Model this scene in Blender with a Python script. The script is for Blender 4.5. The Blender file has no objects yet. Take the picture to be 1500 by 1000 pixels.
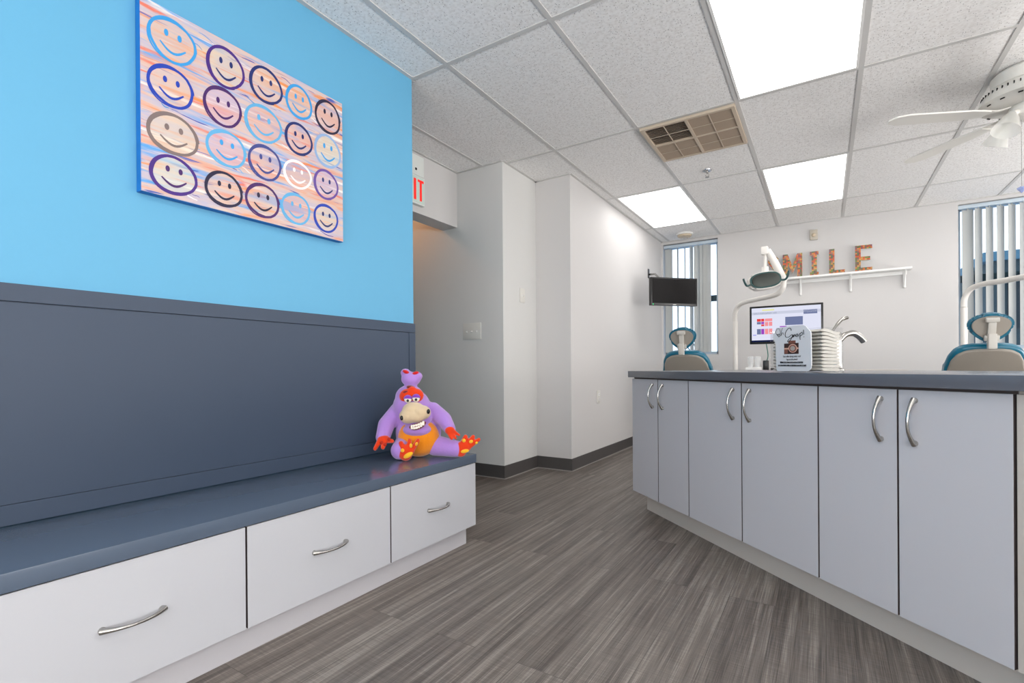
import bpy, bmesh, math, random
from math import sin, cos, pi, radians as R, sqrt
from mathutils import Vector, Matrix, Euler
random.seed(7)
SC = bpy.context.scene
COL = SC.collection

# ------------------------------------------------------------------ camera numbers
FPX, CX, CY, YAW, PITCH, ROLL, EYE = 724.58, 750.0, 539.02, -.5634, -.0019, .0072, .859
def ray(px, py):
    a, b = px-CX, py-CY; c, s = cos(ROLL), sin(ROLL)
    u0 = c*a-s*b; v0 = s*a+c*b
    r = u0/FPX; u = -v0/FPX
    cp, sp = cos(PITCH), sin(PITCH)
    z = u*cp+sp; fh = cp-u*sp
    return Vector((r*cos(YAW)+fh*sin(YAW), -r*sin(YAW)+fh*cos(YAW), z))
def on(px, py, ax, val):            # a photo pixel measured on a known plane of the room
    d = ray(px, py); o = Vector((0, 0, EYE)); i = 'xyz'.index(ax)
    return o+d*((val-o[i])/d[i])

# ------------------------------------------------------------------ colour + materials
def lin(r, g, b):
    f = lambda c: (c/255/12.92) if c/255 <= .04045 else ((c/255+.055)/1.055)**2.4
    return (f(r), f(g), f(b), 1)
def mat(name, rgb, rough=.5, metal=0, spec=.5, bump=0, bscale=60, coat=0, emit=None, estr=0):
    m = bpy.data.materials.new(name); m.use_nodes = True
    nt = m.node_tree; p = nt.nodes['Principled BSDF']
    p.inputs['Base Color'].default_value = lin(*rgb)
    p.inputs['Roughness'].default_value = rough; p.inputs['Metallic'].default_value = metal
    p.inputs['Specular IOR Level'].default_value = spec
    p.inputs['Coat Weight'].default_value = coat
    if emit: p.inputs['Emission Color'].default_value = lin(*emit); p.inputs['Emission Strength'].default_value = estr
    tc = nt.nodes.new('ShaderNodeTexCoord')
    n = nt.nodes.new('ShaderNodeTexNoise'); n.inputs['Scale'].default_value = bscale; n.inputs['Detail'].default_value = 4
    nt.links.new(tc.outputs['Object'], n.inputs['Vector'])
    # slight procedural unevenness of the gloss
    mr = nt.nodes.new('ShaderNodeMapRange'); mr.inputs[3].default_value = max(0, rough-.04); mr.inputs[4].default_value = min(1, rough+.04)
    nt.links.new(n.outputs['Fac'], mr.inputs[0]); nt.links.new(mr.outputs[0], p.inputs['Roughness'])
    if bump:
        b = nt.nodes.new('ShaderNodeBump'); b.inputs['Strength'].default_value = bump; b.inputs['Distance'].default_value = .002
        nt.links.new(n.outputs['Fac'], b.inputs['Height']); nt.links.new(b.outputs[0], p.inputs['Normal'])
    return m
def ramp(nt, stops, interp='LINEAR'):
    r = nt.nodes.new('ShaderNodeValToRGB'); r.color_ramp.interpolation = interp
    e = r.color_ramp.elements
    while len(e) < len(stops): e.new(.5)
    for k, (pos, c) in enumerate(stops): e[k].position = pos; e[k].color = c
    return r
M = {}
M['wall'] = mat('white_paint', (203, 201, 200), .6, spec=.3, bump=.05, bscale=180)
M['greywall'] = mat('pale_grey_paint', (206, 206, 204), .55, spec=.35, bump=.05, bscale=180)
M['blue'] = mat('sky_blue_paint', (98, 168, 205), .5, spec=.35, bump=.04, bscale=180)
M['basebd'] = mat('charcoal_vinyl', (74, 71, 70), .45)
M['shoe'] = mat('pale_vinyl_toe', (150, 146, 142), .5)
M['slate'] = mat('slate_laminate', (58, 71, 90), .45, spec=.4)
M['lam'] = mat('white_laminate', (194, 196, 202), .38, spec=.45)
M['lamgrey'] = mat('pale_laminate', (190, 189, 194), .38, spec=.45)
M['edge'] = mat('painted_gap_shade', (74, 66, 66), .7)  # shade of the gaps between cabinet fronts, put into colour
M['warm'] = mat('warm_white_panel', (190, 183, 176), .4)
M['chrome'] = mat('brushed_chrome', (190, 190, 192), .16, metal=1)
M['nickel'] = mat('satin_nickel', (178, 176, 172), .2, metal=1)
M['tbar'] = mat('white_grid_metal', (200, 199, 197), .45)
M['white'] = mat('white_plastic', (232, 232, 230), .35)
M['ivory'] = mat('ivory_plastic', (212, 210, 204), .4)
M['beige'] = mat('beige_plastic', (196, 180, 156), .45)
M['tan'] = mat('tan_register_metal', (166, 148, 130), .5)
M['vframe'] = mat('pale_tan_frame', (196, 180, 160), .5)
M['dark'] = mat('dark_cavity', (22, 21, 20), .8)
M['black'] = mat('black_plastic', (14, 14, 15), .3)
M['screenoff'] = mat('black_screen', (14, 12, 13), .25, spec=.2)
M['shell'] = mat('grey_beige_shell', (146, 140, 131), .45)
M['bracket'] = mat('pale_grey_bracket', (190, 187, 180), .35)
M['teal'] = mat('teal_vinyl', (0, 98, 124), .35, coat=.2)
M['tealdk'] = mat('dark_teal_rubber', (24, 66, 66), .4)
M['lampwhite'] = mat('dental_white', (226, 222, 216), .3)
M['red'] = mat('exit_red', (235, 30, 20), .5, emit=(240, 22, 12), estr=.45)
M['signwhite'] = mat('sign_white', (222, 226, 222), .45)
M['fanwhite'] = mat('fan_white', (222, 220, 214), .4)
M['mull'] = mat('dark_teal_mullion', (22, 58, 70), .4)
M['valance'] = mat('pale_blind_rail', (190, 204, 214), .4)
M['towel'] = mat('paper_towel', (204, 200, 192), .85, bump=.3, bscale=200)
M['paper'] = mat('frosted_paper', (212, 216, 222), .6)
M['ink'] = mat('black_ink', (18, 20, 26), .6)
M['rose'] = mat('rose_gold_print', (150, 98, 84), .35, metal=.4)
M['brown'] = mat('brown_print', (58, 34, 30), .5)
M['green'] = mat('green_cord', (20, 96, 84), .5)
M['blade'] = mat('fan_blade_white', (224, 222, 216), .4)

def glass(name, tint=(1, 1, 1, 1), refl=1.0):
    m = bpy.data.materials.new(name); m.use_nodes = True; nt = m.node_tree; nt.nodes.clear()
    o = nt.nodes.new('ShaderNodeOutputMaterial'); t = nt.nodes.new('ShaderNodeBsdfTransparent'); t.inputs[0].default_value = tint
    g = nt.nodes.new('ShaderNodeBsdfGlossy'); g.inputs['Roughness'].default_value = .03
    fr = nt.nodes.new('ShaderNodeLayerWeight'); fr.inputs[0].default_value = .5
    pw = nt.nodes.new('ShaderNodeMath'); pw.operation = 'POWER'; pw.inputs[1].default_value = 4; nt.links.new(fr.outputs['Facing'], pw.inputs[0])
    ml = nt.nodes.new('ShaderNodeMath'); ml.operation = 'MULTIPLY_ADD'; ml.inputs[1].default_value = .6*refl; ml.inputs[2].default_value = .04
    x = nt.nodes.new('ShaderNodeMixShader')
    nt.links.new(pw.outputs[0], ml.inputs[0]); nt.links.new(ml.outputs[0], x.inputs[0]); nt.links.new(t.outputs[0], x.inputs[1]); nt.links.new(g.outputs[0], x.inputs[2]); nt.links.new(x.outputs[0], o.inputs[0])
    return m
M['glass'] = glass('window_glass', (.93, .98, 1, 1))
M['acrylic'] = glass('clear_acrylic', (.975, .978, .98, 1), .5)
def frosted(name, rgb, fac):
    m = bpy.data.materials.new(name); m.use_nodes = True; nt = m.node_tree; nt.nodes.clear()
    o = nt.nodes.new('ShaderNodeOutputMaterial'); t = nt.nodes.new('ShaderNodeBsdfTransparent')
    d = nt.nodes.new('ShaderNodeBsdfPrincipled'); d.inputs['Base Color'].default_value = lin(*rgb); d.inputs['Roughness'].default_value = .3
    x = nt.nodes.new('ShaderNodeMixShader'); x.inputs[0].default_value = fac
    nt.links.new(t.outputs[0], x.inputs[1]); nt.links.new(d.outputs[0], x.inputs[2]); nt.links.new(x.outputs[0], o.inputs[0])
    return m
M['frost'] = frosted('frosted_glass_shade', (226, 226, 220), .45)
M['cup'] = frosted('clear_cup_plastic', (232, 234, 234), .28)
M['crystal'] = frosted('blue_crystal', (150, 170, 226), .6)

def mat_emit(name, rgb, s):
    m = bpy.data.materials.new(name); m.use_nodes = True; nt = m.node_tree; nt.nodes.clear()
    o = nt.nodes.new('ShaderNodeOutputMaterial'); e = nt.nodes.new('ShaderNodeEmission')
    e.inputs[0].default_value = lin(*rgb); e.inputs[1].default_value = s; nt.links.new(e.outputs[0], o.inputs[0]); return m
PANEL = 4.5
M['panel'] = mat_emit('lit_diffuser', (255, 252, 250), PANEL)
M['warmlamp'] = mat_emit('warm_lamp', (255, 184, 124), 21)

# worktop: slate laminate, glossy at grazing angles
M['worktop'] = mat('slate_worktop', (92, 95, 104), .22, spec=.6)
M['benchtop'] = mat('slate_bench_top', (86, 99, 117), .22, spec=.5)

# ceiling tile: pale mineral fibre with small pits
def mk_ceiling():
    m = bpy.data.materials.new('mineral_fibre_tile'); m.use_nodes = True; nt = m.node_tree; p = nt.nodes['Principled BSDF']
    L = nt.links.new
    tc = nt.nodes.new('ShaderNodeTexCoord')
    v = nt.nodes.new('ShaderNodeTexVoronoi'); v.inputs['Scale'].default_value = 95; L(tc.outputs['Object'], v.inputs['Vector'])
    n = nt.nodes.new('ShaderNodeTexNoise'); n.inputs['Scale'].default_value = 70; n.inputs['Detail'].default_value = 6; L(tc.outputs['Object'], n.inputs['Vector'])
    wn = nt.nodes.new('ShaderNodeSeparateColor'); L(v.outputs['Color'], wn.inputs[0])
    gt = nt.nodes.new('ShaderNodeMath'); gt.operation = 'GREATER_THAN'; gt.inputs[1].default_value = .52; L(wn.outputs[0], gt.inputs[0])
    sm = nt.nodes.new('ShaderNodeMapRange'); sm.inputs[1].default_value = .14; sm.inputs[2].default_value = .26; sm.inputs[3].default_value = 1; sm.inputs[4].default_value = 0; L(v.outputs['Distance'], sm.inputs[0])
    pit = nt.nodes.new('ShaderNodeMath'); pit.operation = 'MULTIPLY'; L(gt.outputs[0], pit.inputs[0]); L(sm.outputs[0], pit.inputs[1])
    rr = ramp(nt, [(.36, lin(226, 224, 222)), (.52, lin(238, 237, 236)), (.68, lin(243, 242, 241))]); L(n.outputs['Fac'], rr.inputs[0])
    mx = nt.nodes.new('ShaderNodeMix'); mx.data_type = 'RGBA'; L(pit.outputs[0], mx.inputs[0]); L(rr.outputs[0], mx.inputs[6]); mx.inputs[7].default_value = lin(140, 138, 138)
    L(mx.outputs[2], p.inputs['Base Color']); p.inputs['Roughness'].default_value = .9; p.inputs['Specular IOR Level'].default_value = .1
    b = nt.nodes.new('ShaderNodeBump'); b.inputs['Strength'].default_value = .22; b.inputs['Distance'].default_value = .003
    sb = nt.nodes.new('ShaderNodeMath'); sb.operation = 'SUBTRACT'; L(n.outputs['Fac'], sb.inputs[0]); L(pit.outputs[0], sb.inputs[1])
    L(sb.outputs[0], b.inputs['Height']); L(b.outputs[0], p.inputs['Normal'])
    return m
M['ceiling'] = mk_ceiling()

# floor: grey-brown vinyl planks running away along Y, with a linen-like weave
def mk_floor():
    m = bpy.data.materials.new('grey_vinyl_planks'); m.use_nodes = True; nt = m.node_tree; p = nt.nodes['Principled BSDF']
    L = nt.links.new; N = nt.nodes.new
    tc = N('ShaderNodeTexCoord'); sx = N('ShaderNodeSeparateXYZ'); L(tc.outputs['Object'], sx.inputs[0])
    cb = N('ShaderNodeCombineXYZ'); L(sx.outputs['Y'], cb.inputs['X']); L(sx.outputs['X'], cb.inputs['Y'])
    br = N('ShaderNodeTexBrick'); br.offset = .37; br.offset_frequency = 2; br.squash = 1
    br.inputs['Scale'].default_value = 1; br.inputs['Brick Width'].default_value = 1.22; br.inputs['Row Height'].default_value = .152
    br.inputs['Mortar Size'].default_value = .0009; br.inputs['Mortar Smooth'].default_value = .2; br.inputs['Bias'].default_value = 0
    br.inputs['Color1'].default_value = (.2, .2, .2, 1); br.inputs['Color2'].default_value = (.8, .8, .8, 1); br.inputs['Mortar'].default_value = (0, 0, 0, 1)
    L(cb.outputs[0], br.inputs['Vector'])
    # grain: noise stretched along the plank, shifted per plank
    add = N('ShaderNodeVectorMath'); add.operation = 'MULTIPLY'; add.inputs[1].default_value = (46, .9, 1); L(tc.outputs['Object'], add.inputs[0])
    ad2 = N('ShaderNodeVectorMath'); ad2.operation = 'ADD'; L(add.outputs[0], ad2.inputs[0])
    sc = N('ShaderNodeVectorMath'); sc.operation = 'SCALE'; sc.inputs['Scale'].default_value = 9; L(br.outputs['Color'], sc.inputs[0]); L(sc.outputs[0], ad2.inputs[1])
    g = N('ShaderNodeTexNoise'); g.inputs['Scale'].default_value = 1; g.inputs['Detail'].default_value = 8; g.inputs['Roughness'].default_value = .62; g.inputs['Distortion'].default_value = .3; L(ad2.outputs[0], g.inputs['Vector'])
    f = N('ShaderNodeVectorMath'); f.operation = 'MULTIPLY'; f.inputs[1].default_value = (420, 5, 1); L(tc.outputs['Object'], f.inputs[0])
    g2 = N('ShaderNodeTexNoise'); g2.inputs['Scale'].default_value = 1; g2.inputs['Detail'].default_value = 3; L(f.outputs[0], g2.inputs['Vector'])
    f3 = N('ShaderNodeVectorMath'); f3.operation = 'MULTIPLY'; f3.inputs[1].default_value = (12, 260, 1); L(tc.outputs['Object'], f3.inputs[0])
    g3 = N('ShaderNodeTexNoise'); g3.inputs['Scale'].default_value = 1; g3.inputs['Detail'].default_value = 2; L(f3.outputs[0], g3.inputs['Vector'])
    def mad(a, k):
        x = N('ShaderNodeMath'); x.operation = 'MULTIPLY_ADD'; L(a, x.inputs[0]); x.inputs[1].default_value = k; return x
    bw = N('ShaderNodeRGBToBW'); L(br.outputs['Color'], bw.inputs[0])
    a = mad(g.outputs['Fac'], 1.0); a.inputs[2].default_value = 0.
    b_ = mad(g2.outputs['Fac'], .62); L(a.outputs[0], b_.inputs[2])
    c_ = mad(g3.outputs['Fac'], .26); L(b_.outputs[0], c_.inputs[2])
    d_ = mad(bw.outputs[0], .16); L(c_.outputs[0], d_.inputs[2])
    rr = ramp(nt, [(.62, lin(80, 73, 69)), (.84, lin(106, 98, 92)), (1.0, lin(124, 116, 109)), (1.0, lin(148, 140, 132))])
    rr.color_ramp.elements[0].position = .68; rr.color_ramp.elements[1].position = .81; rr.color_ramp.elements[2].position = .92; rr.color_ramp.elements[3].position = 1.0
    sc2 = N('ShaderNodeMath'); sc2.operation = 'MULTIPLY'; sc2.inputs[1].default_value = .83; L(d_.outputs[0], sc2.inputs[0])
    L(sc2.outputs[0], rr.inputs[0])
    mx = N('ShaderNodeMix'); mx.data_type = 'RGBA'; L(br.outputs['Fac'], mx.inputs[0]); L(rr.outputs[0], mx.inputs[6]); mx.inputs[7].default_value = lin(78, 72, 67)
    L(mx.outputs[2], p.inputs['Base Color']); p.inputs['Roughness'].default_value = .42; p.inputs['Specular IOR Level'].default_value = .35
    bp = N('ShaderNodeBump'); bp.inputs['Strength'].default_value = .12; bp.inputs['Distance'].default_value = .002; L(c_.outputs[0], bp.inputs['Height']); L(bp.outputs[0], p.inputs['Normal'])
    return m
M['floor'] = mk_floor()

# painted canvas: streaky horizontal strokes of peach, lilac, pale blue and orange
def mk_canvas(name='streaky_canvas_paint', tint=None, amt=0):
    m = bpy.data.materials.new(name); m.use_nodes = True; nt = m.node_tree; p = nt.nodes['Principled BSDF']
    L = nt.links.new; N = nt.nodes.new
    tc = N('ShaderNodeTexCoord')
    def streak(off, sy, sz, det=4):
        mp = N('ShaderNodeVectorMath'); mp.operation = 'MULTIPLY_ADD'; mp.inputs[1].default_value = (1, sy, sz); mp.inputs[2].default_value = (off, off*2, off*3); L(tc.outputs['Object'], mp.inputs[0])
        n = N('ShaderNodeTexNoise'); n.inputs['Scale'].default_value = 1; n.inputs['Detail'].default_value = det; n.inputs['Distortion'].default_value = .5; L(mp.outputs[0], n.inputs['Vector']); return n
    base = ramp(nt, [(.34, lin(214, 160, 138)), (.46, lin(208, 184, 176)), (.56, lin(182, 176, 196)), (.68, lin(216, 190, 166))]); L(streak(0, 2.4, 22).outputs['Fac'], base.inputs[0])
    cur = base.outputs[0]
    for off, sy, sz, lo, hi, c in ((3.1, 3, 30, .56, .66, (226, 140, 76)), (7.7, 3, 30, .57, .66, (90, 156, 216)), (12.3, 5, 60, .64, .69, (70, 90, 170)), (21.9, 3.5, 40, .60, .68, (220, 118, 96)), (33.2, 3, 44, .60, .70, (232, 224, 218))):
        mr = N('ShaderNodeMapRange'); mr.inputs[1].default_value = lo; mr.inputs[2].default_value = hi; L(streak(off, sy, sz).outputs['Fac'], mr.inputs[0])
        mx = N('ShaderNodeMix'); mx.data_type = 'RGBA'; L(mr.outputs[0], mx.inputs[0]); L(cur, mx.inputs[6]); mx.inputs[7].default_value = lin(*c); cur = mx.outputs[2]
    if tint:
        mx = N('ShaderNodeMix'); mx.data_type = 'RGBA'; mx.inputs[0].default_value = amt; L(cur, mx.inputs[6]); mx.inputs[7].default_value = lin(*tint); cur = mx.outputs[2]
    L(cur, p.inputs['Base Color']); p.inputs['Roughness'].default_value = .55
    return m
M['canvas'] = mk_canvas()

# letter face: small coloured sweets in a grid
def mk_candy():
    m = bpy.data.materials.new('coloured_sweets'); m.use_nodes = True; nt = m.node_tree; p = nt.nodes['Principled BSDF']
    L = nt.links.new; N = nt.nodes.new
    tc = N('ShaderNodeTexCoord'); sn = N('ShaderNodeVectorMath'); sn.operation = 'SNAP'; sn.inputs[1].default_value = (.0165, 10, .0165); L(tc.outputs['Object'], sn.inputs[0])
    wn = N('ShaderNodeTexWhiteNoise'); wn.noise_dimensions = '3D'; L(sn.outputs[0], wn.inputs['Vector'])
    cols = [(206, 96, 34), (196, 128, 60), (104, 124, 60), (140, 56, 62), (66, 96, 66), (190, 150, 80), (120, 76, 84), (186, 84, 44), (96, 104, 60), (150, 110, 90)]
    r = ramp(nt, [(k/len(cols), lin(*c)) for k, c in enumerate(cols)], 'CONSTANT'); L(wn.outputs['Value'], r.inputs[0])
    L(r.outputs[0], p.inputs['Base Color']); p.inputs['Roughness'].default_value = .35
    return m
M['candy'] = mk_candy()

def plush(name, rgb):
    m = mat(name, rgb, .95, spec=.1, bump=.8, bscale=260)
    m.node_tree.nodes['Principled BSDF'].inputs['Sheen Weight'].default_value = .5
    return m
M['pl_purple'] = plush('lilac_plush', (172, 132, 208)); M['pl_lid'] = plush('violet_plush', (128, 60, 176))
M['pl_orange'] = plush('orange_plush', (222, 60, 18)); M['pl_belly'] = plush('amber_plush', (236, 140, 20))
M['pl_yellow'] = plush('yellow_plush', (240, 180, 40)); M['pl_tan'] = plush('cream_plush', (214, 190, 156))
M['pl_red'] = plush('red_plush', (196, 24, 30)); M['pl_dkred'] = plush('maroon_plush', (120, 24, 26))
M['tooth'] = mat('ivory_teeth', (240, 234, 220), .35)

# ------------------------------------------------------------------ geometry helpers
def bx(bm, x0, y0, z0, x1, y1, z1, bev=0, mi=0, seg=2):
    x0, x1 = sorted((x0, x1)); y0, y1 = sorted((y0, y1)); z0, z1 = sorted((z0, z1))
    r = bmesh.ops.create_cube(bm, size=1); vs = r['verts']
    for v in vs: v.co = Vector(((x0+x1)/2+v.co.x*(x1-x0), (y0+y1)/2+v.co.y*(y1-y0), (z0+z1)/2+v.co.z*(z1-z0)))
    fs = list({f for v in vs for f in v.link_faces})
    for f in fs: f.material_index = mi
    if bev:
        es = list({e for v in vs for e in v.link_edges})
        r = bmesh.ops.bevel(bm, geom=es, offset=bev, segments=seg, affect='EDGES', profile=.6)
        for f in r['faces']: f.material_index = mi
        return list({v for f in r['faces'] for v in f.verts})
    return vs
def tube(bm, pts, rad, seg=12, mi=0, cap=True, flat=1.0):
    pts = [Vector(p) for p in pts]; n = len(pts)
    rad = rad if isinstance(rad, (list, tuple)) else [rad]*n
    rings = []; up = None
    for i, p in enumerate(pts):
        t = (pts[min(i+1, n-1)]-pts[max(i-1, 0)]).normalized()
        if up is None:
            up = Vector((0, 0, 1)) if abs(t.z) < .9 else Vector((1, 0, 0))
        s = t.cross(up)
        if s.length < 1e-5: s = t.orthogonal()
        s.normalize(); up = s.cross(t).normalized()
        rings.append([bm.verts.new(p+(s*cos(2*pi*k/seg)+up*sin(2*pi*k/seg)*flat)*rad[i]) for k in range(seg)])
    for i in range(n-1):
        for k in range(seg):
            f = bm.faces.new((rings[i][k], rings[i][(k+1) % seg], rings[i+1][(k+1) % seg], rings[i+1][k])); f.material_index = mi
    if cap:
        bm.faces.new(rings[0][::-1]).material_index = mi; bm.faces.new(rings[-1]).material_index = mi
def lathe(bm, prof, c=(0, 0, 0), seg=32, mi=0):
    c = Vector(c); rings = []
    for r, z in prof:
        if r < 1e-6: rings.append([bm.verts.new(c+Vector((0, 0, z)))])
        else: rings.append([bm.verts.new(c+Vector((r*cos(2*pi*k/seg), r*sin(2*pi*k/seg), z))) for k in range(seg)])
    for a, b in zip(rings, rings[1:]):
        for k in range(seg):
            k2 = (k+1) % seg
            vs = [a[k % len(a)], a[k2 % len(a)], b[k2 % len(b)], b[k % len(b)]]
            u = []
            for v in vs:
                if v not in u: u.append(v)
            if len(u) > 2: bm.faces.new(u).material_index = mi
def ell(bm, c, r, rot=None, mi=0, seg=20):
    q = bmesh.ops.create_uvsphere(bm, u_segments=seg, v_segments=max(8, seg*2//3), radius=1)
    mt = Matrix.Translation(Vector(c)) @ (rot.to_matrix().to_4x4() if rot else Matrix.Identity(4)) @ Matrix.Diagonal((*r, 1))
    bmesh.ops.transform(bm, matrix=mt, verts=q['verts'])
    for f in {f for v in q['verts'] for f in v.link_faces}: f.material_index = mi
    return q['verts']
def prism(bm, poly, axis, a, b, mi=0):
    # extrude a 2-D polygon along an axis ('x': poly=(y,z); 'y': poly=(x,z); 'z': poly=(x,y))
    def P(u, v, w): return {'x': (w, u, v), 'y': (u, w, v), 'z': (u, v, w)}[axis]
    A = [bm.verts.new(P(u, v, a)) for u, v in poly]; B = [bm.verts.new(P(u, v, b)) for u, v in poly]
    bm.faces.new(A).material_index = mi; bm.faces.new(B[::-1]).material_index = mi
    n = len(poly)
    for k in range(n): bm.faces.new((A[k], B[k], B[(k+1) % n], A[(k+1) % n])).material_index = mi
def smooth_pts(pts, n=6):
    pts = [Vector(p) for p in pts]; out = []
    for i in range(len(pts)-1):
        p0 = pts[max(i-1, 0)]; p1 = pts[i]; p2 = pts[i+1]; p3 = pts[min(i+2, len(pts)-1)]
        for k in range(n):
            t = k/n
            out.append(.5*((2*p1)+(-p0+p2)*t+(2*p0-5*p1+4*p2-p3)*t*t+(-p0+3*p1-3*p2+p3)*t**3))
    out.append(pts[-1]); return out
def obj(name, bm, mats, parent=None, smooth=40, loc=None):
    bmesh.ops.recalc_face_normals(bm, faces=bm.faces[:])
    me = bpy.data.meshes.new(name); bm.to_mesh(me); bm.free()
    for m in (mats if isinstance(mats, (list, tuple)) else [mats]): me.materials.append(m)
    if smooth:
        for p in me.polygons: p.use_smooth = True
        me.set_sharp_from_angle(angle=R(smooth))
    o = bpy.data.objects.new(name, me); COL.objects.link(o)
    if parent: o.parent = parent
    if loc: o.location = loc
    return o
B = bmesh.new
def thing(name, label, cat, loc=(0, 0, 0), rz=0, group=None):
    o = bpy.data.objects.new(name, None); COL.objects.link(o); o.empty_display_size = .1
    o.location = loc; o.rotation_euler = (0, 0, rz); o['label'] = label; o['category'] = cat
    if group: o['group'] = group
    return o
def tag(o, label, cat, group=None):
    o['label'] = label; o['category'] = cat
    if group: o['group'] = group
    return o
def struct(name, bm, m, parent=None, smooth=0):
    o = obj(name, bm, m, parent, smooth)
    if not parent: o['kind'] = 'structure'
    return o

# ================================================================== THE ROOM
H = 2.44
XB, YE = -1.905, 2.007            # blue wall plane and its far corner
XK, YK = -2.0825, 3.177
XR, YJ = -1.759, 3.693
YW = 6.382
XE, YS = 3.9, -3.2
b = B(); bx(b, -5.2, YS-.2, -.12, XE+.2, YW+.35, 0); struct('floor', b, M['floor'])
b = B(); bx(b, -5.2, YS-.2, H, XE+.2, YW+.35, H+.12); ceiling = struct('ceiling', b, M['ceiling'])
b = B(); bx(b, -5.0, YS, 0, XB, YE, H); struct('wall_left', b, M['blue'])
b = B(); bx(b, -5.0, YK, 0, XK, YW+.2, H); struct('wall_hall', b, M['greywall'])
b = B(); bx(b, XK+.0005, YJ, 0, XR, YW+.2, H); struct('wall_far_left', b, M['wall'])
b = B(); bx(b, -2.68, YE, 1.998, -2.525, YK, H); struct('wall_header', b, M['wall'])
b = B(); bx(b, -5.2, YE, 0, -5.0, YK, H); struct('wall_hall_end', b, M['wall'])
b = B(); bx(b, XE, YS, 0, XE+.2, YW+.2, H); struct('wall_right', b, M['wall'])
b = B(); bx(b, -5.2, YS-.2, 0, XE+.2, YS, H); struct('wall_front', b, M['wall'])
# back wall with its two window openings
W1 = (XR+.02, -1.083, 1.0, 2.40); W2 = (1.105, 2.30, 1.0, 2.405)
b = B()
yb0, yb1 = YW, YW+.2
bx(b, XR, yb0, 0, XE, yb1, 1.0); bx(b, XR, yb0, 2.405, XE, yb1, H)
bx(b, XR, yb0, 1.0, W1[0], yb1, 2.405); bx(b, W1[1], yb0, 1.0, W2[0], yb1, 2.405); bx(b, W2[1], yb0, 1.0, XE, yb1, 2.405)
struct('wall_back', b, M['wall'])
# ceiling grid
GX, GY, TW, TD = -1.655, 2.0048, .6096, 1.2205
b = B()
xs = [GX+TW*k for k in range(-5, 10)]; ys = [GY+TD*k for k in range(-4, 4)]
for x in xs:
    if x < XE: bx(b, x-.012, YS, H-.004, x+.012, YW, H+.001)
for y in ys: bx(b, -5, y-.012, H-.0042, XE, y+.012, H+.001)
struct('ceiling_grid', b, M['tbar'], ceiling)
b = B()
e_ = .022
for (x0, y0, x1, y1) in ((XB, YS, XB+e_, YE), (XB, YE, -2.525, YE+e_), (-2.525, YE+e_, -2.525+e_, YK-e_), (-2.525, YK-e_, XK, YK), (XK, YK, XK+e_, YJ), (XK, YJ-e_, XR, YJ), (XR, YJ, XR+e_, YW), (XR, YW-e_, XE, YW)):
    bx(b, x0, y0, H-.0045, x1, y1, H+.001)
struct('wall_angle', b, M['tbar'], ceiling)

# baseboards (one per wall face), 10 cm charcoal cove base with a pale toe line
def base(name, x0, y0, x1, y1, t):
    b = B(); dx, dy = x1-x0, y1-y0; L_ = sqrt(dx*dx+dy*dy); d = Vector((dx, dy))/L_; n = Vector((-d.y, d.x))*t
    def strip(z0, z1, w, mi):
        pts = [Vector((x0, y0)), Vector((x1, y1)), Vector((x1, y1))+n*w, Vector((x0, y0))+n*w]
        prism(b, [tuple(p) for p in pts], 'z', z0, z1, mi)
    strip(.006, .102, .006, 0); strip(0, .006, .011, 1)
    struct(name, b, [M['basebd'], M['shoe']])
base('baseboard_hall', -5.0, YK, XK+.006, YK, -1)
base('baseboard_jog', XK, YK, XK, YJ, -1)
base('baseboard_return', XK, YJ, XR+.006, YJ, -1)
base('baseboard_far_left', XR, YJ, XR, YW, -1)
base('baseboard_back', XR, YW, XE, YW, -1)
base('baseboard_left', XB, YS, XB, -.36, -1)
base('baseboard_header_end', -2.68, YE, XB, YE, 1)

# ------------------------------------------------------------------ windows
def window(name, x0, x1, z0, z1, zm):
    r = thing(name, 'x', 'window'); del r['label']; del r['category']; r['kind'] = 'structure'
    y = YW+.12
    b = B(); t = .035
    bx(b, x0, y, z0, x0+t, y+.05, z1); bx(b, x1-t, y, z0, x1, y+.05, z1); bx(b, x0, y, z0, x1, y+.05, z0+t); bx(b, x0, y, z1-t, x1, y+.05, z1)
    struct('window_frame', b, M['valance'], r)
    b = B(); bx(b, x0+t, y-.004, zm-.04, x1-t, y+.054, zm+.03); struct('window_mullion', b, M['mull'], r)
    b = B(); bx(b, x0+t, y+.02, z0+t, x1-t, y+.026, z1-t); struct('window_pane', b, M['glass'], r)
    return r
w1 = window('window_1', W1[0], W1[1], W1[2], W1[3], 1.70)
w2 = window('window_2', W2[0], W2[1], W2[2], W2[3], 1.70)

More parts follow.
